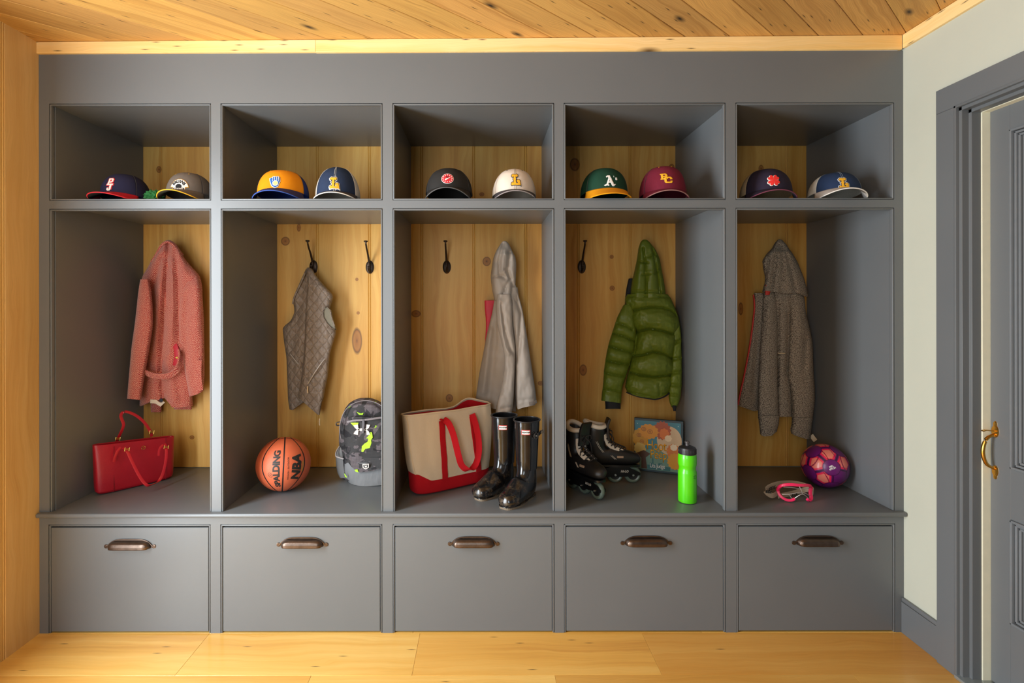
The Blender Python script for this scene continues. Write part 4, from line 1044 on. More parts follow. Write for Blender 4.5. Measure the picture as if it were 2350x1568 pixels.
c.emb('badge_text', flat_text('ACADEMY', 0.0075, 0.0003), C_WHITE, 0.005, 0.0490, 0.0032); c.emb('badge_band', flat_shape([[(-.021, -.0045), (.022, -.0045), (.022, .0045), (-.021, .0045)]]), C_BLACK, 0.004, 0.0490, 0.0024)
c.eyelets(C_GOLD, 0.80, 0.42)
# 3 orange front, blue sides
ROY = TW('royal_blue_twill', srgb(30, 52, 120))
c = Cap(651, 0.125, 112, 398, 4, TW('orange_twill', srgb(240, 148, 8)), ROY, TW('dark_blue_twill', srgb(52, 50, 96)), 'baseball cap with orange front, royal blue sides and brim, blue glove badge', under=C_BLACK, curve=0.018, droop=0.018, brim_l=0.064, edge=TW('blue_edge', srgb(60, 90, 170)), front_w=1.18, dome=0.66)
glove = [(-0.024, 0.022), (-0.014, 0.026), (-0.010, 0.030), (0.012, 0.031), (0.018, 0.026), (0.020, 0.010), (0.012, -0.012), (0.0, -0.018), (-0.012, -0.010), (-0.019, 0.006)]
c.emb('badge_edge', flat_shape([glove], 0.0018), C_WHITE, -0.002, 0.068, 0.0012); c.emb('badge', flat_shape([glove], -0.0008), C_BLUE, -0.002, 0.068, 0.0020)
for x in (-0.011, -0.003, 0.005, 0.0125): c.emb('badge_line', flat_shape([[(x, 0.010), (x+0.0016, 0.010), (x+0.0018, 0.029), (x, 0.029)]]), C_WHITE, -0.002, 0.068, 0.0028)
c.emb('badge_ball', flat_shape([ellipse(0.002, 0.001, 0.0115, 0.0115)], 0), C_WHITE, -0.002, 0.068, 0.0028); c.emb('badge_ball', flat_shape([ellipse(0.002, 0.001, 0.0085, 0.0085)], 0), plain((240, 206, 130), 0.7), -0.002, 0.068, 0.0036)
c.eyelets(C_GOLD, 0.86, 0.45)
# 4 navy trucker with gold L
MESHW = m_mesh('white_cap_mesh', srgb(206, 200, 188)); MESHB = m_mesh('beige_cap_mesh', srgb(176, 148, 112))
c = Cap(776, 0.125, 100, 388, 7, NAVY2, MESHW, TW('charcoal_twill', srgb(66, 66, 74)), 'tall navy trucker cap with white mesh and gold L, beside the orange-fronted cap', under=C_WHITE, curve=0.014, brim_l=0.058, seam=C_WHITE, edge=C_WHITE, front_w=1.02, dome=0.92)
L_logo(c, 0.050, 0.0, 0.073, C_GOLD, C_NAVY, C_WHITE)
# 5 black with red badge
BLK = TW('black_twill', srgb(44, 42, 40))
c = Cap(1031, 0.125, 107, 393, 0, BLK, BLK, BLK, 'black baseball cap with a round red and white clock-like badge, centre bay upper shelf', under=C_BLACK, curve=0.032, brim_l=0.056, droop=0.010, edge=TW('grey_edge', srgb(92, 92, 92)), dome=0.84)
c.emb('badge_edge', flat_shape([ellipse(0, 0, 0.0265, 0.0225)]), C_WHITE, 0, 0.090, 0.0012); c.emb('badge', flat_shape([ellipse(0, 0, 0.0245, 0.0205)]), C_RED, 0, 0.090, 0.0020)
for i in range(12):
    a = 2*PI*i/12; c.emb('badge_dot', flat_shape([ellipse(0.0190*math.cos(a), 0.0155*math.sin(a), 0.0021, 0.0021, 8)]), C_WHITE, 0, 0.090, 0.0028)
c.emb('badge_mark', flat_shape([[(-0.011, -0.007), (-0.007, -0.009), (0.0, -0.003), (0.012, 0.004), (0.011, 0.006), (0.0, 0.0), (-0.006, -0.001), (-0.010, -0.003)]]), C_WHITE, 0, 0.090, 0.0028)
c.emb('badge_mark', flat_shape([[(-0.006, 0.006), (-0.004, 0.010), (0.0, 0.005), (0.004, 0.010), (0.003, 0.004), (-0.002, 0.003)]]), C_BLACK, 0, 0.090, 0.0028)
# 6 white with gold L
WHT = TW('white_twill', srgb(228, 214, 198), srgb(206, 190, 172))
c = Cap(1180, 0.125, 100, 394, 0, WHT, WHT, TW('charcoal_brim', srgb(70, 66, 70)), 'white baseball cap with charcoal brim and a gold L, beside the black cap', under=C_BLACK, curve=0.020, brim_l=0.056, seam=plain((180, 166, 150), 0.8), edge=TW('pale_edge', srgb(150, 142, 142)), dome=0.84)
L_logo(c, 0.050, 0.003, 0.086, C_GOLD, C_NAVY)
c.eyelets(C_BLACK, 0.84, 0.55)
# 7 green with yellow brim
GRN = TW('bottle_green_twill', srgb(22, 62, 44))
c = Cap(1386, 0.125, 106, 392, 3, GRN, GRN, TW('yellow_twill', srgb(240, 160, 16)), 'bottle green baseball cap with yellow brim and white gothic A', under=GRN, curve=0.006, brim_l=0.064, droop=0.030, button=C_GOLD, dome=0.80)
ga = tf(G_A, 0.046, 0.048, -0.026, -0.024)
c.emb('letter', flat_shape(ga, 0.0004), C_WHITE, -0.001, 0.080, 0.0016, label='white gothic letter A')
c.emb('letter', flat_text('s', 0.022, 0.0012), C_WHITE, 0.026, 0.090, 0.0030); c.emb('apostrophe', flat_shape([[(0.0, 0.0), (0.003, 0.0), (0.0015, -0.007)]]), C_WHITE, 0.0145, 0.101, 0.0024)
# 8 maroon BC
MAR = TW('maroon_twill', srgb(118, 30, 50))
c = Cap(1521, 0.125, 104, 389, -8, MAR, MAR, MAR, 'maroon baseball cap with interlocked gold B and C', under=C_BLACK, curve=0.020, brim_l=0.058, button=C_GOLD, edge=TW('maroon_edge', srgb(150, 110, 104)), dome=0.72)
c.emb('letter', flat_shape(tf(G_B, 0.034, 0.026, -0.024, 0.0, -0.1), 0.0004), C_GOLD, -0.002, 0.086, 0.0016, label='gold letter B'); c.emb('letter', flat_shape(tf(G_C, 0.034, 0.026, -0.008, -0.016, -0.05), 0.0004), C_GOLD, -0.002, 0.086, 0.0024, label='gold letter C')
c.eyelets(C_GOLD, 0.88, 0.40)
# 9 navy with clover
PNAVY = TW('plum_navy_twill', srgb(46, 38, 56))
c = Cap(1757, 0.125, 108, 395, -12, PNAVY, MESHB, PNAVY, 'dark navy trucker cap with beige mesh back and a red four-leaf clover', under=C_BLACK, curve=0.020, brim_l=0.060, edge=TW('rose_edge', srgb(120, 60, 80)), front_w=1.10, seam=None, dome=0.82)
leaf = []
for i in range(4):
    a = PI/4+i*PI/2; q = []
    for k in range(22):
        t_ = 2*PI*k/22; x = 0.0125*(math.sin(t_)**3)*0.95; y = 0.0009*(13*math.cos(t_)-5*math.cos(2*t_)-2*math.cos(3*t_)-math.cos(4*t_))+0.0135
        q.append((x*math.cos(a)-y*math.sin(a), x*math.sin(a)+y*math.cos(a)))
    leaf.append(q)
M_CLO = plain((236, 44, 40), 0.6, bump=0.4, scale=900)
for q in leaf:
    c.emb('clover_backing', flat_shape([q], 0.0014), C_WHITE, 0.0015, 0.080, 0.0010)
for q in leaf: c.emb('clover_leaf', flat_shape([q]), M_CLO, 0.003, 0.081, 0.0022, label='red clover leaf')
# 10 navy with white brim
BLU = TW('blue_navy_twill', srgb(38, 56, 88))
c = Cap(1914, 0.115, 104, 404, -14, BLU, MESHW, TW('white_brim_twill', srgb(206, 198, 190)), 'navy trucker cap with white brim and gold L, rightmost of the caps', under=TW('grey_under', srgb(120, 112, 104)), curve=0.024, brim_l=0.066, seam=plain((120, 130, 140), 0.8), edge=C_WHITE, front_w=1.05, dome=0.80)
L_logo(c, 0.046, 0.002, 0.066, C_GOLD, C_NAVY, C_WHITE)
# green tissue stuffing beside the first cap
gt = B(); r2 = random.Random(9)
def crumple(u, v):
    a, b_ = u*2*PI, v*PI
    d = Vector((math.cos(a)*math.sin(b_), math.sin(a)*math.sin(b_), math.cos(b_)))
    rr = 1+0.45*mnoise.noise(d*4.0)+0.3*mnoise.noise(d*11)
    return (0.036*d.x*rr, 0.022*d.y*rr, max(0.0, 0.022+0.024*d.z*rr))
gt.grid(crumple, 48, 24, wrapu=True)
o = gt.put('tissue_wad', plain((16, 92, 34), 0.8, bump=0.6)); o.location = (at(353, 450, 0.05).x, 0.05, Z_SH+0.0004)
tag(o, 'small crumpled green wad on the shelf between the navy cap and the heather grey cap', 'tissue')

# ================================================================ BALLS
def ball_frame(c0):
    V_ = (Vector((0, -D, ZC))-c0).normalized(); R_ = Vector((0, 0, 1)).cross(V_).normalized(); U_ = V_.cross(R_)
    return R_, U_, V_
r = 0.12; cb = Vector(at(650.5, 1064, 0.256)); cb.z = BENCH+r+0.0004
R_, U_, V_ = ball_frame(cb)
def m_basket():
    n = N('basketball_composite'); co = n.coord('Object'); s = n.sep(n.mapping(co, (1/r,)*3))
    ax = n.math('ABSOLUTE', s[0]); z2 = n.math('MULTIPLY', s[2], s[2])
    l1 = n.math('LESS_THAN', n.math('ABSOLUTE', n.math('ADD', s[0], n.math('MULTIPLY', z2, 0.0))), 0.026)
    yy = n.math('ADD', n.math('MULTIPLY', s[1], 0.94), n.math('MULTIPLY', s[2], 0.34))
    l2 = n.math('LESS_THAN', n.math('ABSOLUTE', yy), 0.020)
    cur = n.math('SUBTRACT', ax, n.math('ADD', 0.16, n.math('MULTIPLY', n.math('SUBTRACT', 1.0, z2), 0.58)))
    l3 = n.math('LESS_THAN', n.math('ABSOLUTE', cur), 0.020)
    f = n.math('MAXIMUM', n.math('MAXIMUM', l1, l2), l3)
    v = n.voronoi(co, 620)
    col = n.mix(n.noise(co, 20, 2), srgb(190, 88, 54), srgb(206, 100, 62))
    col = n.mix(f, col, srgb(36, 20, 16))
    n.bump(n.math('SUBTRACT', n.math('MULTIPLY', v.outputs['Distance'], -0.5), n.math('MULTIPLY', f, 1.2)), 0.6, 0.0012)
    return n.done(col, 0.5, 0, 0.45)
t = thing('basketball', 'orange basketball with black lettering on the bench, in front of the hanging quilted vest', 'basketball', (cb.x, cb.y, BENCH+0.0004))
bm = bmesh.new(); bmesh.ops.create_icosphere(bm, subdivisions=5, radius=r); me = bpy.data.meshes.new('ball'); bm.to_mesh(me); bm.free()
o = link('ball', me, m_basket(), t); o.location = (0, 0, r)
Rm = Matrix((R_, -V_, U_)).transposed()       # local x right, y away, z up as seen
o.rotation_euler = (Rm.to_4x4() @ Matrix.Rotation(math.radians(3), 4, 'Y')).to_euler()
def on_ball(u0, v0, rot=0.0, lift=0.0006, rr=None, c0=None, fr=None):
    rr = rr or r; c0 = c0 or cb; R1, U1, V1 = fr or (R_, U_, V_)
    ca, sa = math.cos(rot), math.sin(rot)
    def fn(u, v):
        u, v = u*ca-v*sa, u*sa+v*ca
        lo, la = u0+u/rr/math.cos(min(1.1, abs(v0))), v0+v/rr
        d = R1*math.sin(lo)*math.cos(la)+U1*math.sin(la)+V1*math.cos(lo)*math.cos(la)
        return c0+d*(rr+lift)
    return fn
INK = plain((34, 30, 24), 0.6, bump=0)
lay('lettering', flat_text('SPALDING', 0.040, 0.0018, 0, 0.92), on_ball(-0.26, -0.20, PI/2-0.05), INK, t, 0.006, 0, world=True, label='black SPALDING lettering')
lay('lettering', flat_text('NBA', 0.056, 0.0030, 0.12), on_ball(0.50, -0.18, PI/2-0.02), INK, t, 0.006, 0, world=True, label='black NBA lettering')
lay('lettering', flat_text('INDOOR / OUTDOOR', 0.009, 0.0002, 0, 1.15), on_ball(0.17, -0.20, PI/2), INK, t, 0.006, 0, world=True)
lay('lettering', flat_text('OFFICIAL', 0.011, 0.0004), on_ball(0.74, -0.15, PI/2), plain((150, 140, 50), 0.6), t, 0.006, 0, world=True)
lay('emblem', flat_shape([ellipse(0, 0, 0.012, 0.0085), ellipse(0, 0, 0.0104, 0.0070), ]), on_ball(-0.52, -0.36, PI/2+0.5), INK, t, 0.006, 0, world=True)
lay('emblem', flat_text('S', 0.010, 0.0003), on_ball(-0.52, -0.36, 0.3), INK, t, 0.006, 0, world=True)

rf = 0.0985; cf = Vector((1.5935, 0.288, BENCH+rf+0.0004)); fr2 = ball_frame(cf)
t = thing('football', 'purple football with salmon pink patches in the bench corner under the speckled jacket', 'ball', (cf.x, cf.y, BENCH+0.0004))
bm = bmesh.new(); bmesh.ops.create_icosphere(bm, subdivisions=7, radius=rf); me = bpy.data.meshes.new('ball'); bm.to_mesh(me); bm.free()
ph_ = (1+5**0.5)/2
ico = [Vector(v).normalized() for a in (-1, 1) for b_ in (-ph_, ph_) for v in ((0, a, b_), (a, b_, 0), (b_, 0, a))]
tri = []
for i in range(12):
    for j in range(i+1, 12):
        for k in range(j+1, 12):
            if ico[i].dot(ico[j]) > 0.4 and ico[j].dot(ico[k]) > 0.4 and ico[i].dot(ico[k]) > 0.4: tri.append((ico[i]+ico[j]+ico[k]).normalized())
ic = np.array([list(v) for v in ico]); tc_ = np.array([list(v) for v in tri])
co = np.empty(len(me.vertices)*3); me.vertices.foreach_get('co', co); co = co.reshape(-1, 3)/rf
dp = co @ ic.T; dt = co @ tc_.T
ti = dt.argmax(1); ta = np.arccos(np.clip(dt.max(1), -1, 1)); pa = np.arccos(np.clip(dp.max(1), -1, 1))
st = np.sort(dt, 1)[:, ::-1]; sp_ = np.sort(dp, 1)[:, ::-1]
purple = np.array(srgb(106, 24, 104)[:3]); dpurp = np.array(srgb(58, 12, 60)[:3]); pink = np.array(srgb(232, 36, 80)[:3]); salm = np.array(srgb(232, 128, 110)[:3]); mag = np.array(srgb(150, 20, 60)[:3])
colr = np.tile(purple, (len(co), 1))
hexm = (pa > 0.36)
e_in = st[:, 0]-st[:, 1]
patch = hexm & (e_in > 0.05) & (ti % 5 != 3)
colr[patch] = pink
core = patch & (e_in > 0.11) & (pa > 0.41); colr[core] = salm
cut = patch & (np.abs(np.sin(9*co[:, 0]+7*co[:, 1]*np.cos(ti)+5*co[:, 2]*np.sin(ti))) < 0.16); colr[cut] = mag
line = (np.abs(pa-0.365) < 0.014) | (hexm & (e_in < 0.022)); colr[line] = dpurp
ca = me.color_attributes.new('paint', 'FLOAT_COLOR', 'POINT')
buf = np.ones((len(co), 4)); buf[:, :3] = colr; ca.data.foreach_set('color', buf.ravel())
n = N('football_cover'); vc = n.node('ShaderNodeVertexColor', layer_name='paint'); n.bump(n.noise(n.coord('Object'), 900, 2), 0.15, 0.0006)
M_FOOT = n.done(vc.outputs[0], 0.32, 0, 0.5, coat=0.2)
o = link('ball', me, M_FOOT, t); o.location = (0, 0, rf)
Rf = Matrix((fr2[0], -fr2[1+1], fr2[1])).transposed()
# turn one pentagon towards the camera, a little to the right
want = (Vector((0.28, -0.93, -0.05))).normalized()
q_ = ico[0].rotation_difference(want)
o.rotation_euler = (Rf.to_4x4() @ q_.to_matrix().to_4x4()).to_euler()
lay('lettering', flat_text('MPL\nPITCH', 0.010, 0.0006), on_ball(0.285, -0.05, 0.55, 0.0006, rf, cf, fr2), C_WHITE, t, 0.005, 0, world=True, label='white lettering')

# ================================================================ WATER BOTTLE
bp = at(1576.7, 1100, 0.105); bt = thing('water_bottle', 'lime green plastic water bottle with black screw cap standing at the front of the bench', 'bottle', (bp.x, 0.105, BENCH+0.0003))
M_LIME = plain((80, 200, 14), 0.30, bump=0.03, coat=0.2); M_CAPB = plain((34, 32, 34), 0.4, bump=0.1)
kb = (D+0.105)/F; hb_ = (1153-1041)*kb*1.005
B().lathe([(0, 0.001), (0.034, 0.001), (0.0375, 0.003), (0.0385, 0.010), (0.0385, 0.128), (0.0378, 0.134), (0.0345, 0.141), (0.0345, 0.152), (0.0375, 0.160), (0.0385, 0.166), (0.0385, 0.190), (0.0375, 0.202), (0.034, hb_), (0.030, hb_+0.002), (0, hb_+0.002)], 48).put('bottle_body', M_LIME, bt)
cpb = B()
prof = [(0.033, hb_-0.006), (0.0365, hb_-0.004), (0.0365, hb_+0.018), (0.034, hb_+0.023), (0.018, hb_+0.030), (0.011, hb_+0.030), (0, hb_+0.030)]
cpb.lathe(prof, 48)
for k in range(40):
    a = 2*PI*k/40; cpb.box(-0.0009, 0.0009, 0.0350, 0.0378, hb_-0.003, hb_+0.017, 0.0004, 1, Matrix.Rotation(a, 4, 'Z'))
cp_ = cpb.put('screw_cap', M_CAPB, bt)
B().lathe([(0.0085, hb_+0.028), (0.0080, hb_+0.040), (0.0105, hb_+0.042), (0.0105, hb_+0.047), (0.008, hb_+0.050), (0.0035, hb_+0.050), (0.0035, hb_+0.046), (0, hb_+0.046)], 24).put('spout', plain((70, 66, 66), 0.25), cp_)
star = []
for i in range(12):
    a = PI/2+i*PI/6; rr = 0.011 if i % 2 == 0 else 0.0055; star.append((rr*math.cos(a), rr*math.sin(a)))
star2 = [(x*0.68, y*0.68) for x, y in star]
def on_bot(u, v):
    a = -PI/2-0.36+0.92+u/0.0388; return Vector((0.0388*math.cos(a), 0.0388*math.sin(a), 0.116+v))
lay('star_print', flat_shape([star, star2]), on_bot, plain((16, 84, 20), 0.5), bt, 0.004, 0, label='dark green star outline')

# ================================================================ PICTURE BOOK
A0 = at(1456, 1072, 0.556); A0.z = BENCH+0.0006; B0 = at(1568, 1090, 0.466); B0.z = A0.z
ex = (B0-A0); bw_ = ex.length; ex.normalize(); lean = 0.052
bh = 0.268; ey = Vector((0, 0, 1)); nb = Vector((ex.y, -ex.x, 0))      # towards the camera
tilt = 0.07
up_b = (ey + nb*0.0).normalized(); nrm_b = ex.cross(up_b).normalized()
if nrm_b.y > 0: nrm_b = -nrm_b
bk_ = thing('picture_book', 'hardback picture book with teal cover and gold title, leaning behind the green bottle', 'book', tuple(A0+ex*bw_/2))
def bk_pt(u, v, lift=0.0): return A0 + nb*0.018 + ex*(u*bw_) + up_b*(v*bh) + nrm_b*lift
Mb = Matrix((ex, up_b, nrm_b)).transposed().to_4x4(); Mb.translation = bk_pt(0, 0)
M_COVN = plain((28, 52, 62), 0.4, bump=0.05)
B().box(0, bw_, 0.0, bh, -0.003, 0, 0.0008, 1, Mb).put('front_cover', M_COVN, bk_, world=True)
B().box(0, bw_, 0.0, bh, -0.015, -0.012, 0.0008, 1, Mb).put('back_cover', M_COVN, bk_, world=True)
B().box(0, 0.003, 0.0, bh, -0.0135, -0.001, 0.0008, 1, Mb).put('spine', M_COVN, bk_, world=True)
B().box(0.004, bw_-0.004, 0.004, bh-0.004, -0.0119, -0.0031, 0, 1, Mb).put('page_block', plain((214, 206, 190), 0.8), bk_, world=True)
def art(name, loops, rgb, lift, rough=0.4, label=None):
    lp = [[(x*bw_, y*bh) for x, y in l] for l in loops]
    return lay(name, flat_shape(lp), lambda u, v: bk_pt(u/bw_, v/bh, lift), plain(rgb, rough, bump=0.05), bk_, 0, 0.0002, world=True, label=label)
art('cover_art', [[(0.02, 0.04), (0.95, 0.04), (0.95, 0.96), (0.02, 0.96)]], (54, 120, 136), 0.0003)
art('cover_art', [[(0.02, 0.04), (0.95, 0.04), (0.95, 0.30), (0.80, 0.42), (0.55, 0.46), (0.3, 0.42), (0.02, 0.34)]], (106, 140, 124), 0.0005)
art('moon', [ellipse(0.72, 0.62, 0.25, 0.27)], (206, 176, 140), 0.0007, label='pale moon')
def blob(cx, cy, rx, ry, k, amp, seed_):
    q = []
    for i in range(72):
        a = 2*PI*i/72; rr = 1+amp*math.sin(k*a+seed_)
        q.append((cx+rx*rr*math.cos(a), cy+ry*rr*math.sin(a)))
    return q
art('cloud_tree', [blob(0.13, 0.62, 0.16, 0.19, 11, 0.06, 1)], (196, 136, 22), 0.0009); art('cloud_tree', [blob(0.30, 0.76, 0.20, 0.14, 13, 0.07, 2)], (214, 140, 26), 0.0011)
art('cloud_tree', [blob(0.12, 0.42, 0.12, 0.12, 9, 0.06, 2)], (206, 170, 90), 0.0012)
for (x, y, q_s) in ((0.10, 0.68, 0.05), (0.20, 0.80, 0.05), (0.33, 0.76, 0.055), (0.16, 0.56, 0.045)):
    art('curl', [ellipse(x, y, q_s, q_s*0.8, 20), ellipse(x, y, q_s*0.78, q_s*0.58, 20)], (150, 84, 18), 0.0014); art('curl', [ellipse(x, y, q_s*0.45, q_s*0.36, 16), ellipse(x, y, q_s*0.22, q_s*0.16, 16)], (150, 84, 18), 0.0014)
art('foliage', [blob(0.58, 0.80, 0.17, 0.17, 15, 0.08, 0)], (170, 70, 26), 0.0010); art('foliage', [blob(0.62, 0.74, 0.10, 0.10, 9, 0.06, 0)], (214, 110, 30), 0.0012)
art('foliage', [blob(0.80, 0.42, 0.13, 0.14, 13, 0.07, 3)], (212, 120, 44), 0.0013); art('foliage', [blob(0.84, 0.24, 0.16, 0.15, 15, 0.07, 1)], (216, 150, 32), 0.0015)
art('foliage', [blob(0.70, 0.66, 0.07, 0.06, 7, 0.05, 1)], (232, 206, 170), 0.0016); art('foliage', [blob(0.81, 0.50, 0.07, 0.06, 7, 0.05, 1)], (236, 214, 184), 0.0017)
art('lamp_post', [[(0.15, 0.05), (0.27, 0.05), (0.24, 0.26), (0.34, 0.34), (0.20, 0.40), (0.04, 0.33), (0.15, 0.25)]], (84, 50, 24), 0.0016)
art('skyline', [[(0.27, 0.05), (0.27, 0.13), (0.32, 0.13), (0.32, 0.17), (0.37, 0.17), (0.37, 0.24), (0.385, 0.29), (0.40, 0.24), (0.40, 0.15), (0.50, 0.15), (0.50, 0.18), (0.58, 0.18), (0.58, 0.13), (0.74, 0.12), (0.74, 0.05)]], (48, 100, 100), 0.0008)
GT = plain((232, 160, 30), 0.35, 0.2, bump=0)
for (tx, x, y, sz, mm, of) in (('Hoot', 0.46, 0.50, 0.060, GT, 0.0004), ('AND', 0.50, 0.405, 0.014, GT, 0.0002), ('Peep', 0.50, 0.33, 0.056, GT, 0.0004), ('Lita Judge', 0.48, 0.12, 0.026, C_WHITE, 0.0002)):
    lay('lettering', flat_text(tx, sz, of, 0, 0.92), (lambda x, y: (lambda u, v: bk_pt((u*0.80)/bw_+x, (v*1.15)/bh+y, 0.0022)))(x, y), mm, bk_, 0, 0.0002, world=True)
art('star', [ellipse(0.90, 0.90, 0.008, 0.007, 8)], (220, 230, 220), 0.0009); art('star', [ellipse(0.07, 0.90, 0.008, 0.007, 8)], (220, 230, 220), 0.0009)

# ================================================================ BAGS
def ring(hx, hy, z, cx=0, cy=0, e=0.5, n=64, zf=None):
    out = []
    for k in range(n):
        a = 2*PI*k/n; c_, s_ = math.cos(a), math.sin(a)
        x = cx+hx*math.copysign(abs(c_)**e, c_); y = cy+hy*math.copysign(abs(s_)**e, s_)
        out.append(Vector((x, y, z if zf is None else zf(x, y, z))))
    return out
def rings_mesh(b, rings, cap0=True, cap1=False):
    vs = [[b.bm.verts.new(p) for p in R] for R in rings]; n = len(rings[0])
    for A, C in zip(vs[:-1], vs[1:]):
        for k in range(n): b.bm.faces.new((A[k], A[(k+1) % n], C[(k+1) % n], C[k]))
    if cap0: b.bm.faces.new(vs[0][::-1])
    if cap1: b.bm.faces.new(vs[-1])
    return vs
def m_leather(name, c, rough=0.38):
    n = N(name); co = n.coord('Object')
    v = n.voronoi(co, 520); w_ = n.noise(co, 16, 3)
    col = n.mix(w_, tuple(x*0.85 for x in c[:3])+(1,), c)
    n.bump(n.math('ADD', n.math('MULTIPLY', v.outputs['Distance'], 0.3), n.math('MULTIPLY', w_, 1.2)), 0.25, 0.003)
    return n.done(col, rough, 0, 0.5)
M_RED = m_leather('red_leather', srgb(164, 16, 32)); M_REDS = m_leather('red_strap_leather', srgb(176, 24, 34), 0.34)
hbx, hby, hth = -1.650, 0.318, math.radians(51)
hb = thing('handbag', 'red leather handbag with gold buckles on the bench under the herringbone coat', 'handbag', (hbx, hby, BENCH+0.0004), hth)
zf = lambda x, y, z: z*(1-0.06*(x/0.17)) if z > 0.02 else z
body_r = [ring(0.150, 0.030, 0.0, e=0.5), ring(0.159, 0.036, 0.007, e=0.48), ring(0.162, 0.038, 0.05, e=0.45, zf=zf), ring(0.163, 0.036, 0.11, e=0.45, zf=zf), ring(0.166, 0.031, 0.17, e=0.45, zf=zf), ring(0.167, 0.026, 0.205, e=0.5, zf=zf), ring(0.169, 0.024, 0.2145, e=0.5, zf=zf)]
# rim pinches in towards the middle at the back
top = body_r[-1]
inn = [ring(0.165, 0.021, 0.2145, e=0.5, zf=zf), ring(0.160, 0.022, 0.19, e=0.5, zf=zf), ring(0.145, 0.030, 0.02, e=0.45)]
b = B(); rings_mesh(b, body_r+inn, True, True)
for v in b.bm.verts:
    d_ = 0.0035*mnoise.noise(Vector((v.co.x*22, v.co.y*10, v.co.z*14)))
    v.co.y += d_*(v.co.z/0.2)
subsurf(b.put('bag_body', M_RED, hb), 1)
b = B()
for x in (-0.098, 0.118):      # seams on the front
    b.tube([(x+0.004*i/10, -(0.0385-0.012*(i/10)**1.5)-0.0003, 0.004+0.0205*i) for i in range(11)], 0.0008, 6)
b.put('seam', plain((96, 8, 18), 0.5), hb)
def yb(px, o=0.0): # depth of the bag's front at a pixel column
    y = 0.25
    for _ in range(12):
        X = (px-VX)*(D+y)/F; y = 0.189+(X+1.714)*math.tan(hth)+o
    return y
back = spline([at(265, 1016, 0.30), at(271, 1004, 0.302), at(280, 985, 0.306), at(283, 972, 0.308), at(277, 955, 0.312), at(281, 946, 0.320), at(292, 944.5, 0.335), at(312, 953, 0.352), at(330, 968, 0.372), at(343, 987, 0.388), at(348, 1001, 0.396)], 50)
B().tube([Vector(p) for p in back], 1, 12, flat=(0.0065, 0.0016), up=(0.6, 0.8, 0.2)).put('back_handle', M_REDS, hb, world=True)
frn = spline([at(283, 1026, 0.208), at(291, 1034, 0.200), at(300, 1053, 0.196), at(313, 1080, 0.196), at(326, 1102, 0.198), at(338, 1113, 0.204), at(352, 1110, 0.235), at(364, 1103, 0.268), at(373, 1086, 0.292), at(380, 1056, 0.314), at(381, 1030, 0.332), at(377, 1018, 0.345)], 56)
B().tube([Vector(p) for p in frn], 1, 12, flat=(0.0062, 0.0016), up=(0.6, 0.75, 0.3)).put('front_handle', M_REDS, hb, world=True)
for (x, y, o_) in ((270, 1006, 0.300), (348, 991, 0.392), (291, 1030, 0.196), (381, 1025, 0.330)):
    p = at(x, y, o_); Mx = Matrix.Translation(p) @ Matrix.Rotation(math.radians(38), 4, 'Z') @ Matrix.Rotation(math.radians(10), 4, 'Y')
    b = B()
    for s_ in (-1, 1): b.tube([(Mx @ Vector((s_*0.0085, -0.003, -0.0085))), (Mx @ Vector((s_*0.0085, -0.003, 0.0085)))], 0.0019, 8)
    b.tube([(Mx @ Vector((-0.0085, -0.003, -0.002))), (Mx @ Vector((0.0085, -0.003, -0.002)))], 0.0014, 8)
    b.tube([(Mx @ Vector((-0.0085, -0.003, 0.003))), (Mx @ Vector((0.0085, -0.003, 0.003)))], 0.0014, 8)
    b.put('buckle', M_GOLD, hb, world=True, label='gold buckle')
for q in ([(277, 1026, 0.222), (270, 1033, 0.212), (264, 1046, 0.206), (261, 1059, 0.206)], [(374, 1020, 0.335), (367, 1027, 0.322), (364, 1037, 0.316), (364, 1045, 0.314)]):
    P = [Vector(p) for p in spline([tuple(at(*k)) for k in q], 16)]
    B().tube(P, 1, 10, flat=(0.0050, 0.0015), up=(0.7, 0.7, 0)).put('strap_end', M_REDS, hb, world=True)
p = at(328, 1026.5, yb(328)-0.004); b = B()
Mx = Matrix.Translation(p) @ Matrix.Rotation(hth, 4, 'Z') @ Matrix.Rotation(PI/2, 4, 'X')
b.tube([Mx @ Vector((0.0085*math.cos(a*PI/10), 0.0085*math.sin(a*PI/10), 0.003)) for a in range(20)], 0.0009, 6, close=True)
for s_ in (-1, 1):
    for u_ in (-1, 1): b.tube([Mx @ Vector((s_*0.0015, u_*0.002, 0.003)), Mx @ Vector((s_*0.0055, u_*0.0055, 0.003))], 0.0015, 6)
b.put('emblem', M_GOLD, hb, world=True, label='gold medallion')

# ---- canvas tote
M_CANV = m_twill('natural_canvas', srgb(226, 208, 182), srgb(204, 182, 152)); M_TRED = m_twill('red_canvas', srgb(196, 14, 28), srgb(160, 8, 20))
tth = math.radians(34); tb_ = thing('tote_bag', 'large beige canvas tote with red base, red lining and red handles, left of the boots', 'bag', (-0.1435, 0.318, BENCH+0.0004), tth)
def redup(x): return 0.036*max(0.0, min(1.0, (-x-0.150)/0.06))
def tz(x, y, z):
    if z < 0.065: return z + redup(x)
    t = max(0.0, (z-0.28)/0.085)
    return z + (0.026*math.exp(-((x-0.12)/0.065)**2)*(1 if y > 0 else 0) - 0.006*math.exp(-((x-0.0)/0.08)**2)*(1 if y > 0 else 0.3))*t
spec = [(0.184, 0.050, 0.0, -0.018, 0.55), (0.196, 0.060, 0.009, -0.019, 0.5), (0.201, 0.062, 0.030, -0.020, 0.46), (0.204, 0.062, 0.064, -0.020, 0.45)]
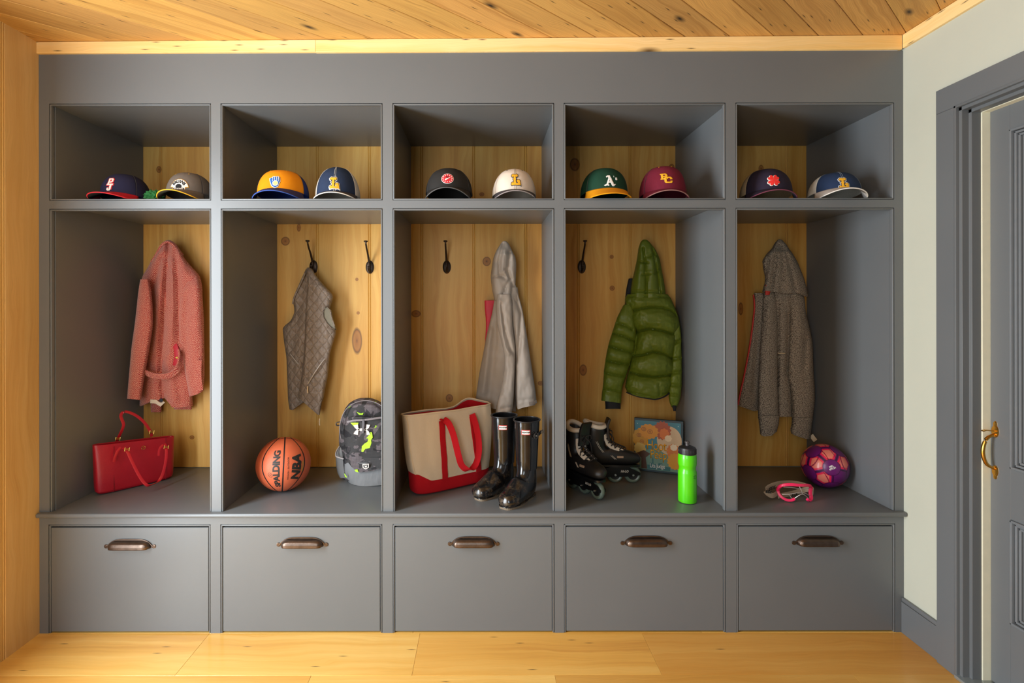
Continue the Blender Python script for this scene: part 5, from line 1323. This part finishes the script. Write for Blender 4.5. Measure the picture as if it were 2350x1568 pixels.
spec2 = [(0.205, 0.0615, 0.064, -0.020, 0.45), (0.211, 0.061, 0.12, -0.021, 0.45), (0.219, 0.058, 0.19, -0.022, 0.45), (0.226, 0.052, 0.26, -0.024, 0.46), (0.232, 0.044, 0.32, -0.025, 0.50), (0.238, 0.038, 0.362, -0.029, 0.56)]
b = B(); rr_ = [ring(a, h, z, cx=c_, e=e_, n=96, zf=tz if z > 0.06 else None) for a, h, z, c_, e_ in spec]
def crease(p):
    k_ = 0.020*math.exp(-((p.x-0.12)/0.07)**2)*max(0.0, (p.z-0.25)/0.11) if p.y > 0 else 0.0
    return Vector((0, 1, 0))*(k_+0.012*mnoise.noise(Vector((p.x*9, 2.2, p.z*7)))+0.005*mnoise.noise(Vector((p.x*26, 5, p.z*18))))*min(1, p.z/0.08)
rings_mesh(b, [[p+crease(p) for p in R] for R in rr_], True, False)
# the red rises at the ends
o = b.put('base_panel', M_TRED, tb_, label='red canvas base'); subsurf(o, 1)
b = B(); rings_mesh(b, [[p+crease(p)*(1) for p in ring(a, h, z, cx=c_, e=e_, n=96, zf=tz)] for a, h, z, c_, e_ in spec2]+[[p+crease(p) for p in ring(0.2355, 0.0355, 0.362, cx=-0.029, e=0.56, n=96, zf=tz)]], False, False)
subsurf(b.put('canvas_body', M_CANV, tb_), 1)
b = B(); rings_mesh(b, [[p+crease(p) for p in ring(0.2350, 0.0350, 0.357, cx=-0.029, e=0.56, n=96, zf=tz)], [p+crease(p) for p in ring(0.226, 0.038, 0.32, cx=-0.025, e=0.52, n=96)], [p+crease(p) for p in ring(0.200, 0.046, 0.19, cx=-0.01, n=96)], ring(0.166, 0.044, 0.03, n=96)], False, True)
b.put('lining', M_TRED, tb_, label='red lining')
R_top = [p+crease(p)+Vector((0, 0, 0.0015)) for p in ring(0.2368, 0.0368, 0.362, cx=-0.029, e=0.56, n=96, zf=tz)]
B().tube(R_top, 0.0035, 8, close=True).put('rim_binding', plain((226, 204, 172), 0.8, bump=0.3), tb_)
b = B(); pr = []
for (a_, h_, z_, c_, e_) in spec2:
    p = ring(a_, h_, z_, cx=c_, e=e_, n=96, zf=tz)[53]; pr.append(p+crease(p)+Vector((-0.0005, -0.0012, 0)))
b.tube([Vector(q) for q in spline([tuple(p) for p in pr], 30)], 0.0022, 8); b.put('side_piping', plain((222, 196, 160), 0.8), tb_)
def tp(x, z, out=0.004):    # point on the tote's front in local space
    hyv = np.interp(z, [0.0, 0.064, 0.12, 0.19, 0.26, 0.32, 0.362], [0.056, 0.0615, 0.061, 0.058, 0.052, 0.044, 0.038])
    p = Vector((x, -hyv, z)); return p+crease(p)+Vector((0, -out, 0))
for (xa, xb) in ((-0.084, -0.094), (0.098, 0.074)):
    B().tube([tp(xa+(xb-xa)*i/14, 0.062+0.262*i/14, 0.003) for i in range(15)], 1, 12, flat=(0.0145, 0.0018), up=(1, 0, 0)).put('strap', M_TRED, tb_)
loop = spline([tuple(tp(x_, z_, o_)) for x_, z_, o_ in ((-.094, .324, .006), (-.088, .331, .016), (-.072, .314, .026), (-.056, .268, .034), (-.045, .215, .040), (-.035, .165, .044), (-.018, .122, .046), (.008, .098, .047), (.036, .096, .045), (.062, .118, .041), (.080, .165, .036), (.086, .225, .029), (.082, .29, .018), (.074, .335, .008))], 70)
B().tube([Vector(p) for p in loop], 1, 12, flat=(0.0145, 0.0018), up=(1, -0.5, 0.15)).put('handle', M_TRED, tb_)

# ---- camouflage backpack
def m_camo():
    n = N('camouflage_fabric'); uv = n.coord('UV')
    a = n.noise(n.mapping(uv, (1, 1, 1), (3.1, 1.2, 0)), 17, 2, 0.5, 0.8); b_ = n.noise(n.mapping(uv, (1, 1, 1), (7.7, 4.2, 0)), 15, 2, 0.5, 0.8); c_ = n.noise(n.mapping(uv, (1, 1, 1), (1.9, 9.2, 0)), 19, 2, 0.5, 0.6)
    hx = n.voronoi(uv, 190, rand=0.0)
    cell = n.math('GREATER_THAN', hx.outputs['Distance'], 0.42)
    col = n.mix(n.math('GREATER_THAN', a, 0.53), srgb(52, 50, 50), srgb(104, 94, 96))
    col = n.mix(n.math('GREATER_THAN', b_, 0.60), col, srgb(30, 28, 30))
    col = n.mix(n.math('GREATER_THAN', c_, 0.73), col, srgb(158, 206, 40))
    col = n.mix(n.math('MULTIPLY', cell, n.math('GREATER_THAN', a, 0.53)), col, srgb(66, 60, 62))
    n.bump(n.math('ADD', hx.outputs['Distance'], n.noise(uv, 30, 3)), 0.35, 0.002)
    return n.done(col, 0.75, 0, 0.3)
M_CAMO = m_camo(); M_GREYF = m_nylon('grey_backpack_fabric', srgb(112, 112, 112), 0.75, 0.35, 40); M_WEB = plain((60, 58, 58), 0.7, bump=0.4)
bpk = thing('backpack', 'grey camouflage backpack with lime green patches standing against the pine boards, behind the partition', 'backpack', (at(845, 1100, 0.40).x, 0.40, BENCH+0.0003))
xe = 901
lobe('main_compartment', [(915, 822, 850), (919, 808, 862), (928, 798, 876), (940, 790, 886), (958, 784, 892), (985, 778, 896), (1010, 777, 897), (1040, 779, 898), (1075, 782, 898), (1096, 786, 897), (1103, 792, 894)], 0.425, 0.075, M_CAMO, bpk, zmin=BENCH+0.0006, tb=0.085,
     creases=[([(786, 952), (800, 935), (826, 922), (860, 926), (884, 944)], 3, 0.006)], amp=0.004, seed=31, nu=110, nv=100, e=0.55)
lobe('front_pocket', [(957, 800, 880), (962, 794, 890), (975, 791, 894), (1000, 789, 895), (1040, 789, 896), (1080, 791, 896), (1104, 796, 894)], 0.375, 0.068, M_CAMO, bpk, zmin=BENCH+0.0006, tb=0.03, amp=0.005, seed=32, nu=110, nv=90, e=0.5,
     creases=[([(820, 1037), (845, 1038)], 2.5, 0.004)])
lobe('lower_panel', [(1062, 790, 897), (1080, 790, 897), (1100, 794, 896), (1112, 800, 893), (1115, 804, 890)], 0.382, 0.080, M_GREYF, bpk, zmin=BENCH+0.0006, tb=0.10, amp=0.004, seed=33, nu=110, nv=50, e=0.5, hem=[(790, 1104), (804, 1114), (840, 1116), (897, 1112)], hem_from=1095, label='plain grey fabric base')
# the camouflage dips in a curve in front of the grey base
dip = from_data('front_panel', *(lambda C: ([at(x, y, d) for x, y, d in C]+[at(x, y, d+0.02) for x, y, d in C], [list(range(len(C)))[::-1], list(range(len(C), 2*len(C)))]+[[i, (i+1) % len(C), len(C)+(i+1) % len(C), len(C)+i] for i in range(len(C))]))([(796, 1050, 0.316), (799, 1062, 0.306), (806, 1071, 0.297), (816, 1080, 0.290), (824, 1084, 0.287), (840, 1083, 0.286), (860, 1079, 0.286), (880, 1072, 0.289), (888, 1050, 0.296)]))
uvl = dip.uv_layers.new(name='uv')
for pl in dip.polygons:
    for li, vi in zip(pl.loop_indices, pl.vertices): uvl.data[li].uv = (dip.vertices[vi].co.x, dip.vertices[vi].co.z)
link('front_panel', dip, M_CAMO, bpk, world=True, smooth=False)
lobe('side_pocket', [(1026, 776, 790), (1036, 771, 792), (1046, 769.5, 794), (1070, 771, 796), (1086, 774, 798), (1097, 780, 800)], 0.40, 0.05, M_GREYF, bpk, zmin=BENCH+0.0006, amp=0.002, nv=40, nu=44, seed=3, label='grey mesh side pocket')
strap_px('pocket_edge', [(779, 1024, 0.385), (771.5, 1036, 0.368), (770, 1046, 0.356), (778, 1050, 0.348), (788, 1053, 0.345)], 0.006, 0.004, plain((150, 142, 138), 0.6), bpk, (0, 0, 1), 20)
strap_px('side_loop', [(781, 968, 0.36), (772, 970, 0.35), (772, 976, 0.35), (780, 976, 0.36)], 0.010, 0.004, M_WEB, bpk, (0, 1, 0), 12)
strap_px('zip_track', [(783, 1010, 0.350), (779, 985, 0.347), (784, 958, 0.344), (795, 938, 0.346), (815, 924, 0.352), (840, 919, 0.355), (865, 925, 0.352), (884, 940, 0.348), (893, 960, 0.346)], 0.005, 0.004, plain((112, 104, 106), 0.5), bpk, (0, 1, 0.2), 50)
strap_px('zip_track', [(796, 969, 0.302), (812, 965, 0.299), (832, 964, 0.297), (855, 961, 0.298), (878, 958, 0.304)], 0.009, 0.004, plain((112, 104, 106), 0.5), bpk, (0, 0, 1), 30)
strap_px('zip_garage', [(833, 962, 0.296), (834, 972, 0.2955), (833, 984, 0.296), (832, 994, 0.297)], 0.011, 0.005, plain((84, 80, 84), 0.5), bpk, (1, 0, 0), 14)
M_LIMEF = plain((170, 226, 40), 0.7, bump=0.5, scale=600)
def patch(poly, d_, mat, nm='colour_patch', label=None, par=None):
    lp = [[((x-VX)*(D+d_)/F, ZC-(y-VY)*(D+d_)/F) for x, y in poly]]
    return lay(nm, flat_shape(lp), lambda u, v: Vector((u, d_, v)), mat, par or bpk, 0, 0.0016, world=True, label=label)
patch([(845, 1000), (849, 992), (853, 992), (855, 1004), (851, 1010), (852, 1016), (848, 1028), (838, 1030), (833, 1037), (829, 1036), (830, 1024), (836, 1018), (843, 1014), (845, 1006), (840, 1006)], 0.3045, M_LIMEF, label='lime patch')
patch([(804, 970), (822, 970), (821, 978), (812, 979)], 0.3045, M_LIMEF, label='lime patch')
patch([(813, 1078), (820, 1077), (822, 1084), (816, 1083)], 0.2862, M_LIMEF, label='lime patch')
patch([(818, 945), (828, 949), (834, 947), (832, 952), (824, 952)], 0.347, M_LIMEF, label='lime patch')
patch([(796, 936), (805, 931), (803, 934), (797, 938)], 0.350, M_LIMEF, label='lime patch')
patch([(789, 1086), (793, 1090), (796, 1096), (792, 1095)], 0.315, M_LIMEF, label='lime patch')
M_SILV = plain((230, 218, 206), 0.35, 0.3, bump=0.1)
for sy in (1, -1):     # the crossed arcs emblem
    cx_, cy_ = 831, 986
    q = [(-20, -10*sy), (-10, -12*sy), (-9, -3*sy), (-5, 0), (5, 0), (9, -3*sy), (10, -12*sy), (18, -11*sy), (15, -4*sy), (9, 1*sy), (2, 3*sy), (-3, 3*sy), (-10, 1*sy), (-17, -4*sy)]
    patch([(cx_+x, cy_+y) for x, y in q], 0.3005, M_SILV, 'emblem', 'silver crossed-arc emblem')
sh = [(831, 1065), (846, 1064), (846, 1073), (839, 1077), (832, 1074)]; sh_in = [(833, 1067), (844, 1066), (844, 1072), (839, 1075), (834, 1073)]
patch(sh, 0.2858, M_SILV, 'emblem', 'small white shield'); patch(sh_in, 0.2852, plain((40, 38, 40), 0.7), 'emblem'); patch([(836, 1068), (838, 1068), (838, 1069.5), (840, 1069.5), (840, 1068), (842, 1068), (841, 1072.5), (837, 1072.5)], 0.2846, M_SILV, 'emblem')

# ================================================================ WELLINGTON BOOTS
def m_boot():
    n = N('glossy_black_rubber'); co = n.coord('Object'); s = n.sep(co)
    lowf = n.math('SUBTRACT', 1.0, n.math('DIVIDE', s[2], 0.13), clamp=True)
    d_ = n.noise(co, 26, 5, 0.65); d2 = n.noise(co, 120, 3, 0.6)
    f = n.math('MULTIPLY', n.ramp(n.math('ADD', n.math('MULTIPLY', d_, 0.75), n.math('MULTIPLY', d2, 0.3)), [(0.50, (0, 0, 0)), (0.68, (1, 1, 1))]), n.math('ADD', 0.04, n.math('MULTIPLY', lowf, 0.62)))
    col = n.mix(f, srgb(18, 18, 20), srgb(118, 98, 74))
    n.bump(n.noise(co, 60, 3), 0.08, 0.002)
    return n.done(col, n.math('ADD', 0.14, n.math('MULTIPLY', f, 0.5)), 0, 0.6)
M_BOOT = m_boot(); M_SOLE = plain((120, 104, 84), 0.7, bump=0.3)
BR = [(0, .344, 0, .060, .056), (0, .334, 0, .0595, .0555), (0, .30, 0, .058, .054), (0, .25, 0, .055, .050), (0, .20, 0, .051, .046), (.002, .16, 0, .048, .042), (.003, .125, 2, .049, .041), (.004, .098, 14, .056, .041), (.011, .070, 30, .069, .042), (.030, .055, 47, .072, .045), (.060, .050, 62, .062, .048), (.092, .044, 74, .050, .050), (.122, .038, 84, .040, .050), (.150, .034, 90, .034, .046), (.170, .032, 90, .028, .037), (.182, .030, 90, .019, .024), (.187, .029, 90, .004, .005)]
def foot_rings(spec, zmin, n=48, zoff=0.0):
    arr = np.array(spec, float); m = (len(spec)-1)*4+1
    dense = spline([tuple(r_) for r_ in spec], m); out = []
    for f_, z, t, a, b_ in dense:
        t = math.radians(t); R = []
        for k in range(n):
            al = 2*PI*k/n
            ff = f_+math.cos(t)*a*math.cos(al); zz_ = z+math.sin(t)*a*math.cos(al); x = b_*math.sin(al)
            R.append(Vector((x, -ff, max(zmin, zz_)+zoff)))
        out.append(R)
    return out
def foot_outline(f0, f1, w0, w1, n=40, side=1):
    q = []
    for k in range(n):
        a = 2*PI*k/n; c_, s_ = math.cos(a), math.sin(a)
        f_ = (f0+f1)/2+(f1-f0)/2*math.copysign(abs(s_)**0.85, s_); t = (f_-f0)/(f1-f0)
        w_ = (w0+(w1-w0)*min(1, max(0, (t-0.3)/0.35)))*abs(c_)**0.55*(1-0.10*math.exp(-((t-0.42)/0.12)**2))
        q.append((math.copysign(w_, c_)+side*0.006*math.sin(PI*t), -f_))
    return q
def make_boot(x, y, th, side, label, buckle=True):
    t = thing('rubber_boot', label, 'boot', (x, y, BENCH+0.0003), th, 'pair of black rubber boots')
    b = B(); R = foot_rings(BR, 0.009)
    inner = [[Vector((p.x*0.94, p.y*0.94, p.z)) for p in R[0]], [Vector((p.x*0.9, p.y*0.9, 0.24)) for p in R[0]], [Vector((p.x*0.8, p.y*0.8, 0.13)) for p in R[0]]][::-1]
    for Rr in R:
        for p in Rr: p.x += side*0.006*max(0, min(1, -p.y/0.18))
    rings_mesh(b, inner+R, True, True)
    b.put('boot_upper', M_BOOT, t)
    B().tube([Vector((p.x*1.02, p.y*1.02, p.z)) for p in R[0]], 0.0035, 8, close=True).put('top_band', plain((26, 26, 28), 0.35), t)
    b = B(); b.prism(foot_outline(-0.048, 0.180, 0.033, 0.042, side=side), 0.0090); b.put('sole', M_SOLE, t, smooth=False, label='mud-stained sole')
    b = B(); b.tube([Vector((p[0]*1.0, p[1], 0.0105)) for p in foot_outline(-0.048, 0.181, 0.034, 0.043, side=side)], 0.0018, 8, close=True); b.put('foxing_band', M_BOOT, t)
    def onleg(ca, lift=0.0008):
        def fn(u, v):
            z = 0.300+v; hx_ = 0.054+0.002*v/0.04; a = ca+u/hx_
            return Vector((hx_*1.0*math.sin(a), -(hx_+0.004)*math.cos(a), z))*1.0+Vector((math.sin(a), -math.cos(a), 0))*lift
        return fn
    ca = -th-0.12
    lay('label_plate', flat_shape([[(-.0185, -.0105), (.0185, -.0105), (.0185, .0105), (-.0185, .0105)]]), onleg(ca), plain((190, 40, 36), 0.4), t, 0.004, 0.0006, label='white label with red border')
    lay('label_face', flat_shape([[(-.016, -.008), (.016, -.008), (.016, .008), (-.016, .008)]]), onleg(ca, 0.0016), C_WHITE, t, 0.004, 0.0004)
    lay('lettering', flat_text('HUNTER', 0.0085, 0.0004), onleg(ca, 0.0024), INK, t, 0.004, 0)
    if buckle:
        a0 = -th+0.62
        b = B(); pts = [Vector((0.059*math.sin(a0+i*0.10), -0.062*math.cos(a0+i*0.10), 0.285+0.004*i/8)) for i in range(-2, 9)]
        pts.append(pts[-1]+Vector((math.sin(a0+1.2)*0.020, 0.006, 0.006)))
        b.tube(pts, 1, 10, flat=(0.0075, 0.0018), up=(0, 0, 1)); b.put('side_strap', M_BOOT, t)
        pc = Vector((0.0615*math.sin(a0), -0.0645*math.cos(a0), 0.285)); b = B()
        nn = Vector((math.sin(a0), -math.cos(a0), 0)); uu = Vector((nn.y, -nn.x, 0))
        b.tube([pc+nn*0.002+uu*0.011*math.cos(q*PI/9)+Vector((0, 0, 0.013*math.sin(q*PI/9))) for q in range(18)], 0.0018, 8, close=True); b.put('buckle', plain((86, 82, 78), 0.3, 0.8), t)
        B().lathe([(0, 0), (0.0035, 0), (0.003, 0.0022), (0, 0.003)], 12, Matrix.Translation(pc+nn*0.002) @ Vector((0, 0, 1)).rotation_difference(nn).to_matrix().to_4x4()).put('stud', plain((190, 186, 180), 0.3, 0.9), t)
    return t
make_boot(0.094, 0.250, math.radians(-43), -1, 'glossy black rubber boot standing right beside the canvas tote', False)
make_boot(0.190, 0.160, math.radians(-38), 1, 'glossy black rubber boot with side buckle, nearer the partition', True)

# ================================================================ INLINE SKATES
M_SKB = m_nylon('black_skate_shell', srgb(28, 26, 26), 0.42, 0.2, 30); M_SKW = plain((220, 208, 192), 0.5, bump=0.1); M_FRAME = plain((16, 16, 17), 0.28, bump=0.05)
M_WHEEL = plain((92, 104, 92), 0.35, bump=0.05); M_HUB = plain((24, 22, 22), 0.4); M_STEEL = plain((190, 190, 186), 0.25, 1.0, bump=0.02)
SR = [(-.052, .178, -12, .050, .044), (-.052, .165, -10, .053, .045), (-.052, .135, -6, .053, .043), (-.053, .10, 0, .050, .039), (-.050, .072, 8, .053, .036), (-.040, .052, 26, .064, .036), (-.014, .042, 48, .064, .037), (.022, .040, 66, .050, .038), (.060, .036, 80, .040, .039), (.095, .031, 87, .034, .038), (.125, .028, 90, .029, .035), (.148, .026, 90, .023, .027), (.160, .025, 90, .014, .016), (.164, .024, 90, .003, .003)]
ZS = 0.092
def make_skate(x, y, th, label, leanx=0.0):
    t = thing('inline_skate', label, 'skate', (x, y, BENCH+0.0003), th, 'pair of black inline skates')
    b = B(); R = foot_rings(SR, 0.0, 44, ZS)
    inner = [[Vector((p.x*0.84, (p.y-0.052)*0.84+0.052, p.z)) for p in R[0]], [Vector((p.x*0.7, (p.y-0.052)*0.7+0.052, p.z-0.06)) for p in R[0]]][::-1]
    rings_mesh(b, inner+R, True, True); b.put('skate_boot', M_SKB, t)
    # padded collar, rising at the heel and at the tongue
    B().tube([Vector((p.x*0.96, (p.y-0.052)*0.96+0.052, p.z+0.004+0.010*abs((p.y-0.052)/0.05)**2)) for p in R[0]], 0.0105, 12, close=True).put('collar', M_SKW, t, label='pale grey padded collar')
    B().tube([(0, -0.010, ZS+0.115), (0, -0.006, ZS+0.15), (0, -0.004, ZS+0.185), (0, -0.014, ZS+0.215)], 1, 16, flat=(0.030, 0.0065), up=(1, 0, 0)).put('tongue', M_SKB, t)
    # lace panels and laces
    lp = [(-0.001, 0.150), (0.004, 0.125), (0.012, 0.105), (0.026, 0.092), (0.045, 0.083), (0.066, 0.075), (0.085, 0.067)]     # (f, z) on the instep ridge
    def rid(i): f_, z_ = lp[i]; return f_, z_
    for s_ in (-1, 1):
        B().tube([Vector((s_*(0.0215-0.0004*i), -(f_-0.008), ZS+z_-0.006)) for i, (f_, z_) in enumerate(lp)], 1, 10, flat=(0.0105, 0.0035), up=[(s_*0.7, 0.5, -0.5)]*7).put('eyelet_panel', M_SKW, t, label='pale grey eyelet strip')
    b = B()
    for i in range(len(lp)-1):
        (f0, z0), (f1, z1) = lp[i], lp[i+1]
        for s_ in (-1, 1):
            b.tube(spline([(s_*0.0235, -(f0-0.006), ZS+z0-0.004), (s_*0.012, -(f0+0.008), ZS+z0+0.006), (0, -((f0+f1)/2+0.010), ZS+(z0+z1)/2+0.009), (-s_*0.012, -(f1+0.008), ZS+z1+0.006), (-s_*0.0235, -(f1-0.006), ZS+z1-0.004)], 10), 0.0024, 6)
    for s_ in (-1, 1):
        b.tube(spline([(0, -0.014, ZS+0.152), (s_*0.020, -0.024, ZS+0.160), (s_*0.030, -0.022, ZS+0.140), (s_*0.012, -0.020, ZS+0.138), (0, -0.014, ZS+0.150)], 20), 0.0022, 6)
        b.tube(spline([(0, -0.014, ZS+0.150), (s_*0.018, -0.030, ZS+0.130), (s_*0.032, -0.032, ZS+0.100), (s_*0.036, -0.036, ZS+0.080)], 14), 0.0022, 6)
    b.put('laces', plain((40, 36, 36), 0.8, bump=0.4), t)
    # stripes on both sides
    b = B()
    for s_ in (-1, 1):
        for o_ in (0, 0.006):
            b.tube([(s_*0.0400, 0.060-o_, ZS+0.125), (s_*0.0385, 0.040-o_, ZS+0.085), (s_*0.0390, 0.022-o_, ZS+0.062)], 0.0011, 6)
            b.tube([(s_*0.0402, -0.015-o_, ZS+0.048), (s_*0.0405, -0.035-o_, ZS+0.030)], 0.0011, 6)
    b.put('stripe', plain((196, 186, 172), 0.5), t)
    b = B()
    for s_ in (-1, 1):
        b.box(s_*0.0395-0.0012, s_*0.0395+0.0012, -0.075, -0.045, ZS+0.036, ZS+0.046, 0.0006)
    b.put('side_patch', plain((170, 140, 116), 0.5), t)
    b = B(); b.prism(foot_outline(-0.112, 0.160, 0.036, 0.041), 0.010, Matrix.Translation((0, 0, ZS-0.010))); b.put('sole', M_FRAME, t, smooth=False)
    # frame: two side plates
    b = B()
    for s_ in (-1, 1):
        q = [(-0.160, 0.040), (-0.165, 0.056), (-0.120, 0.070), (-0.085, ZS-0.010), (-0.030, ZS-0.010), (0.0, 0.072), (0.03, ZS-0.010), (0.095, ZS-0.010), (0.120, 0.070), (0.160, 0.052), (0.160, 0.040), (0.085, 0.032), (0.0, 0.030), (-0.085, 0.032)]
        b.prism([(-u, v) for u, v in q], 0.0022, Matrix.Translation((s_*0.0150+(-0.0011), 0, 0)) @ Matrix(((0, 0, 1, 0), (1, 0, 0, 0), (0, 1, 0, 0), (0, 0, 0, 1))))
    b.box(-0.014, 0.014, -0.09, -0.03, 0.070, ZS-0.009, 0.002); b.box(-0.014, 0.014, 0.03, 0.085, 0.070, ZS-0.009, 0.002)
    fr_ = b.put('wheel_frame', M_FRAME, t, smooth=False)
    for s_ in (-1, 1):
        lay('frame_marking', flat_text('HI-LO', 0.014, 0.0006, 0.2), (lambda s_: (lambda u, v: Vector((s_*0.0176, (-0.085-u*s_*-1) if s_ > 0 else (-0.085-u), 0.058+v))))(s_), plain((190, 180, 168), 0.5), fr_, 0, 0)
    for f_ in (-0.126, -0.042, 0.042, 0.126):
        Mw = Matrix.Translation((0, -f_, 0.0401)) @ Matrix.Rotation(PI/2, 4, 'Y')
        w_ = B(); w_.lathe([(0.024, -0.0085), (0.030, -0.011), (0.036, -0.009), (0.0392, -0.004), (0.0398, 0), (0.0392, 0.004), (0.036, 0.009), (0.030, 0.011), (0.024, 0.0085)], 40, Mw)
        wo = w_.put('wheel', M_WHEEL, t, label='grey-green wheel')
        B().lathe([(0, -0.0095), (0.012, -0.0095), (0.013, -0.007), (0.0245, -0.0080), (0.0245, 0.0080), (0.013, 0.007), (0.012, 0.0095), (0, 0.0095)], 32, Mw).put('hub', M_HUB, wo)
        bb_ = B()
        for s_ in (-1, 1): bb_.lathe([(0, 0.0), (0.0062, 0.0), (0.0055, 0.003), (0.0025, 0.0034), (0.0025, 0.0015), (0, 0.0015)], 16, Matrix.Translation((s_*0.0165, -f_, 0.0401)) @ Matrix.Rotation(s_*PI/2, 4, 'Y'))
        bb_.put('axle_bolt', M_STEEL, wo)
        rg = B()
        for s_ in (-1, 1):
            rg.tube([Vector((s_*0.0102, -f_+0.0300*math.cos(k*PI/14), 0.0401+0.0300*math.sin(k*PI/14))) for k in range(0, 28) if k % 7 < 5 and k < 5+0*k] or [(0, 0, 0), (0, 0, .001)], 0.0010, 5)
        rg.put('wheel_print', M_SKW, wo)
    if leanx:
        for c in t.children:
            for v in c.data.vertices:
                if v.co.z > ZS: v.co.x += leanx*(v.co.z-ZS)
    return t
make_skate(0.432, 0.240, math.radians(31.5), 'black inline skate nearest the front, its toe pointing towards the bottle', 0.20)
make_skate(0.585, 0.352, math.radians(88), 'black inline skate behind the other, side on, its toe pointing at the picture book')

# ================================================================ LACROSSE GOGGLES
M_GPNK = plain((236, 40, 92), 0.35, bump=0.1); M_WIRE = plain((206, 196, 188), 0.3, 0.8, bump=0.02); M_ELAS = plain((168, 150, 128), 0.8, bump=0.5)
gg = thing('sport_goggles', 'pink wire-caged sport goggles with printed elastic strap, lying on the bench before the football', 'goggles', tuple(at(1825, 1150, 0.11)))
def P3(l): return [Vector(q) for q in spline([tuple(at(*p)) for p in l], 40)]
B().tube(P3([(1783, 1127, 0.125), (1788, 1119, 0.112), (1798, 1114.5, 0.098), (1815, 1113.5, 0.090), (1833, 1115, 0.088), (1846, 1115, 0.094), (1857, 1116, 0.106), (1862, 1122, 0.120)]), 1, 12, flat=(0.0062, 0.0046), up=(0, 0.3, 1)).put('frame_top', M_GPNK, gg, world=True)
B().tube(P3([(1784, 1124, 0.124), (1787, 1134, 0.118), (1794, 1143, 0.108), (1804, 1148.5, 0.100), (1815, 1149.5, 0.094), (1823, 1146, 0.092)]), 1, 12, flat=(0.0056, 0.0042), up=(0, 0.3, 1)).put('frame_lower', M_GPNK, gg, world=True)
B().tube(P3([(1861, 1118, 0.116), (1859, 1132, 0.112), (1861, 1143, 0.106), (1858, 1149.5, 0.100), (1852, 1147, 0.096)]), 1, 12, flat=(0.0066, 0.0045), up=(1, 0, 0)).put('frame_side', M_GPNK, gg, world=True)
b = B()
for l in ([(1797, 1119, 0.100), (1815, 1120, 0.092), (1835, 1123, 0.090), (1852, 1122, 0.098), (1861, 1121, 0.112)], [(1794, 1136, 0.108), (1812, 1135.5, 0.096), (1832, 1132, 0.088), (1848, 1134, 0.094), (1858, 1140, 0.104)],
          [(1833, 1117, 0.088), (1838, 1126, 0.083), (1841, 1136, 0.084)], [(1810, 1136, 0.096), (1814, 1142, 0.094), (1818, 1147, 0.093)],
          [(1822, 1146, 0.092), (1832, 1139, 0.085), (1839, 1136, 0.083), (1845, 1137, 0.084), (1852, 1143, 0.090), (1858, 1149, 0.098), (1863, 1138, 0.110)]):
    b.tube(P3(l), 0.0018, 8)
b.put('wire_cage', M_WIRE, gg, world=True, label='silver wire cage')
def strap_g(u, v):
    c_ = [(1783, 1133, 0.135), (1772, 1139, 0.120), (1760, 1132, 0.118), (1757, 1124, 0.125), (1770, 1116, 0.150), (1790, 1111, 0.180), (1815, 1110, 0.200), (1840, 1114, 0.200), (1858, 1121, 0.175), (1866, 1127, 0.150), (1864, 1134, 0.130)]
    return c_
cps = [Vector(q) for q in spline([tuple(at(*p)) for p in strap_g(0, 0)], 70)]
for q in cps: q.z = max(q.z, BENCH+0.0135)
B().tube(cps, 1, 12, flat=(0.0115, 0.0014), up=(0, 0, 1)).put('elastic_strap', M_ELAS, gg, world=True)
cp2 = [Vector(q) for q in spline([tuple(at(*p)) for p in [(1785, 1140, 0.130), (1800, 1139, 0.145), (1820, 1133, 0.165), (1845, 1126, 0.170), (1860, 1124, 0.150)]], 40)]
for q in cp2: q.z = max(q.z, BENCH+0.0135)
B().tube(cp2, 1, 12, flat=(0.0105, 0.0014), up=(0, 0.2, 1)).put('elastic_strap', M_ELAS, gg, world=True)
for (x, y, d_, sz, rz_) in ((1770, 1122, 0.128, 0.016, 0.35), (1762, 1130, 0.113, 0.014, -0.15), (1822, 1136, 0.150, 0.014, 0.15)):
    pc = at(x, y, d_)
    lay('strap_lettering', flat_text('STX', sz, 0.0012, 0.2), (lambda pc, rz_: (lambda u, v: pc+Vector((u*math.cos(rz_), -0.002, v+u*math.sin(rz_)))))(pc, rz_), INK, gg, 0, 0.0004, world=True)
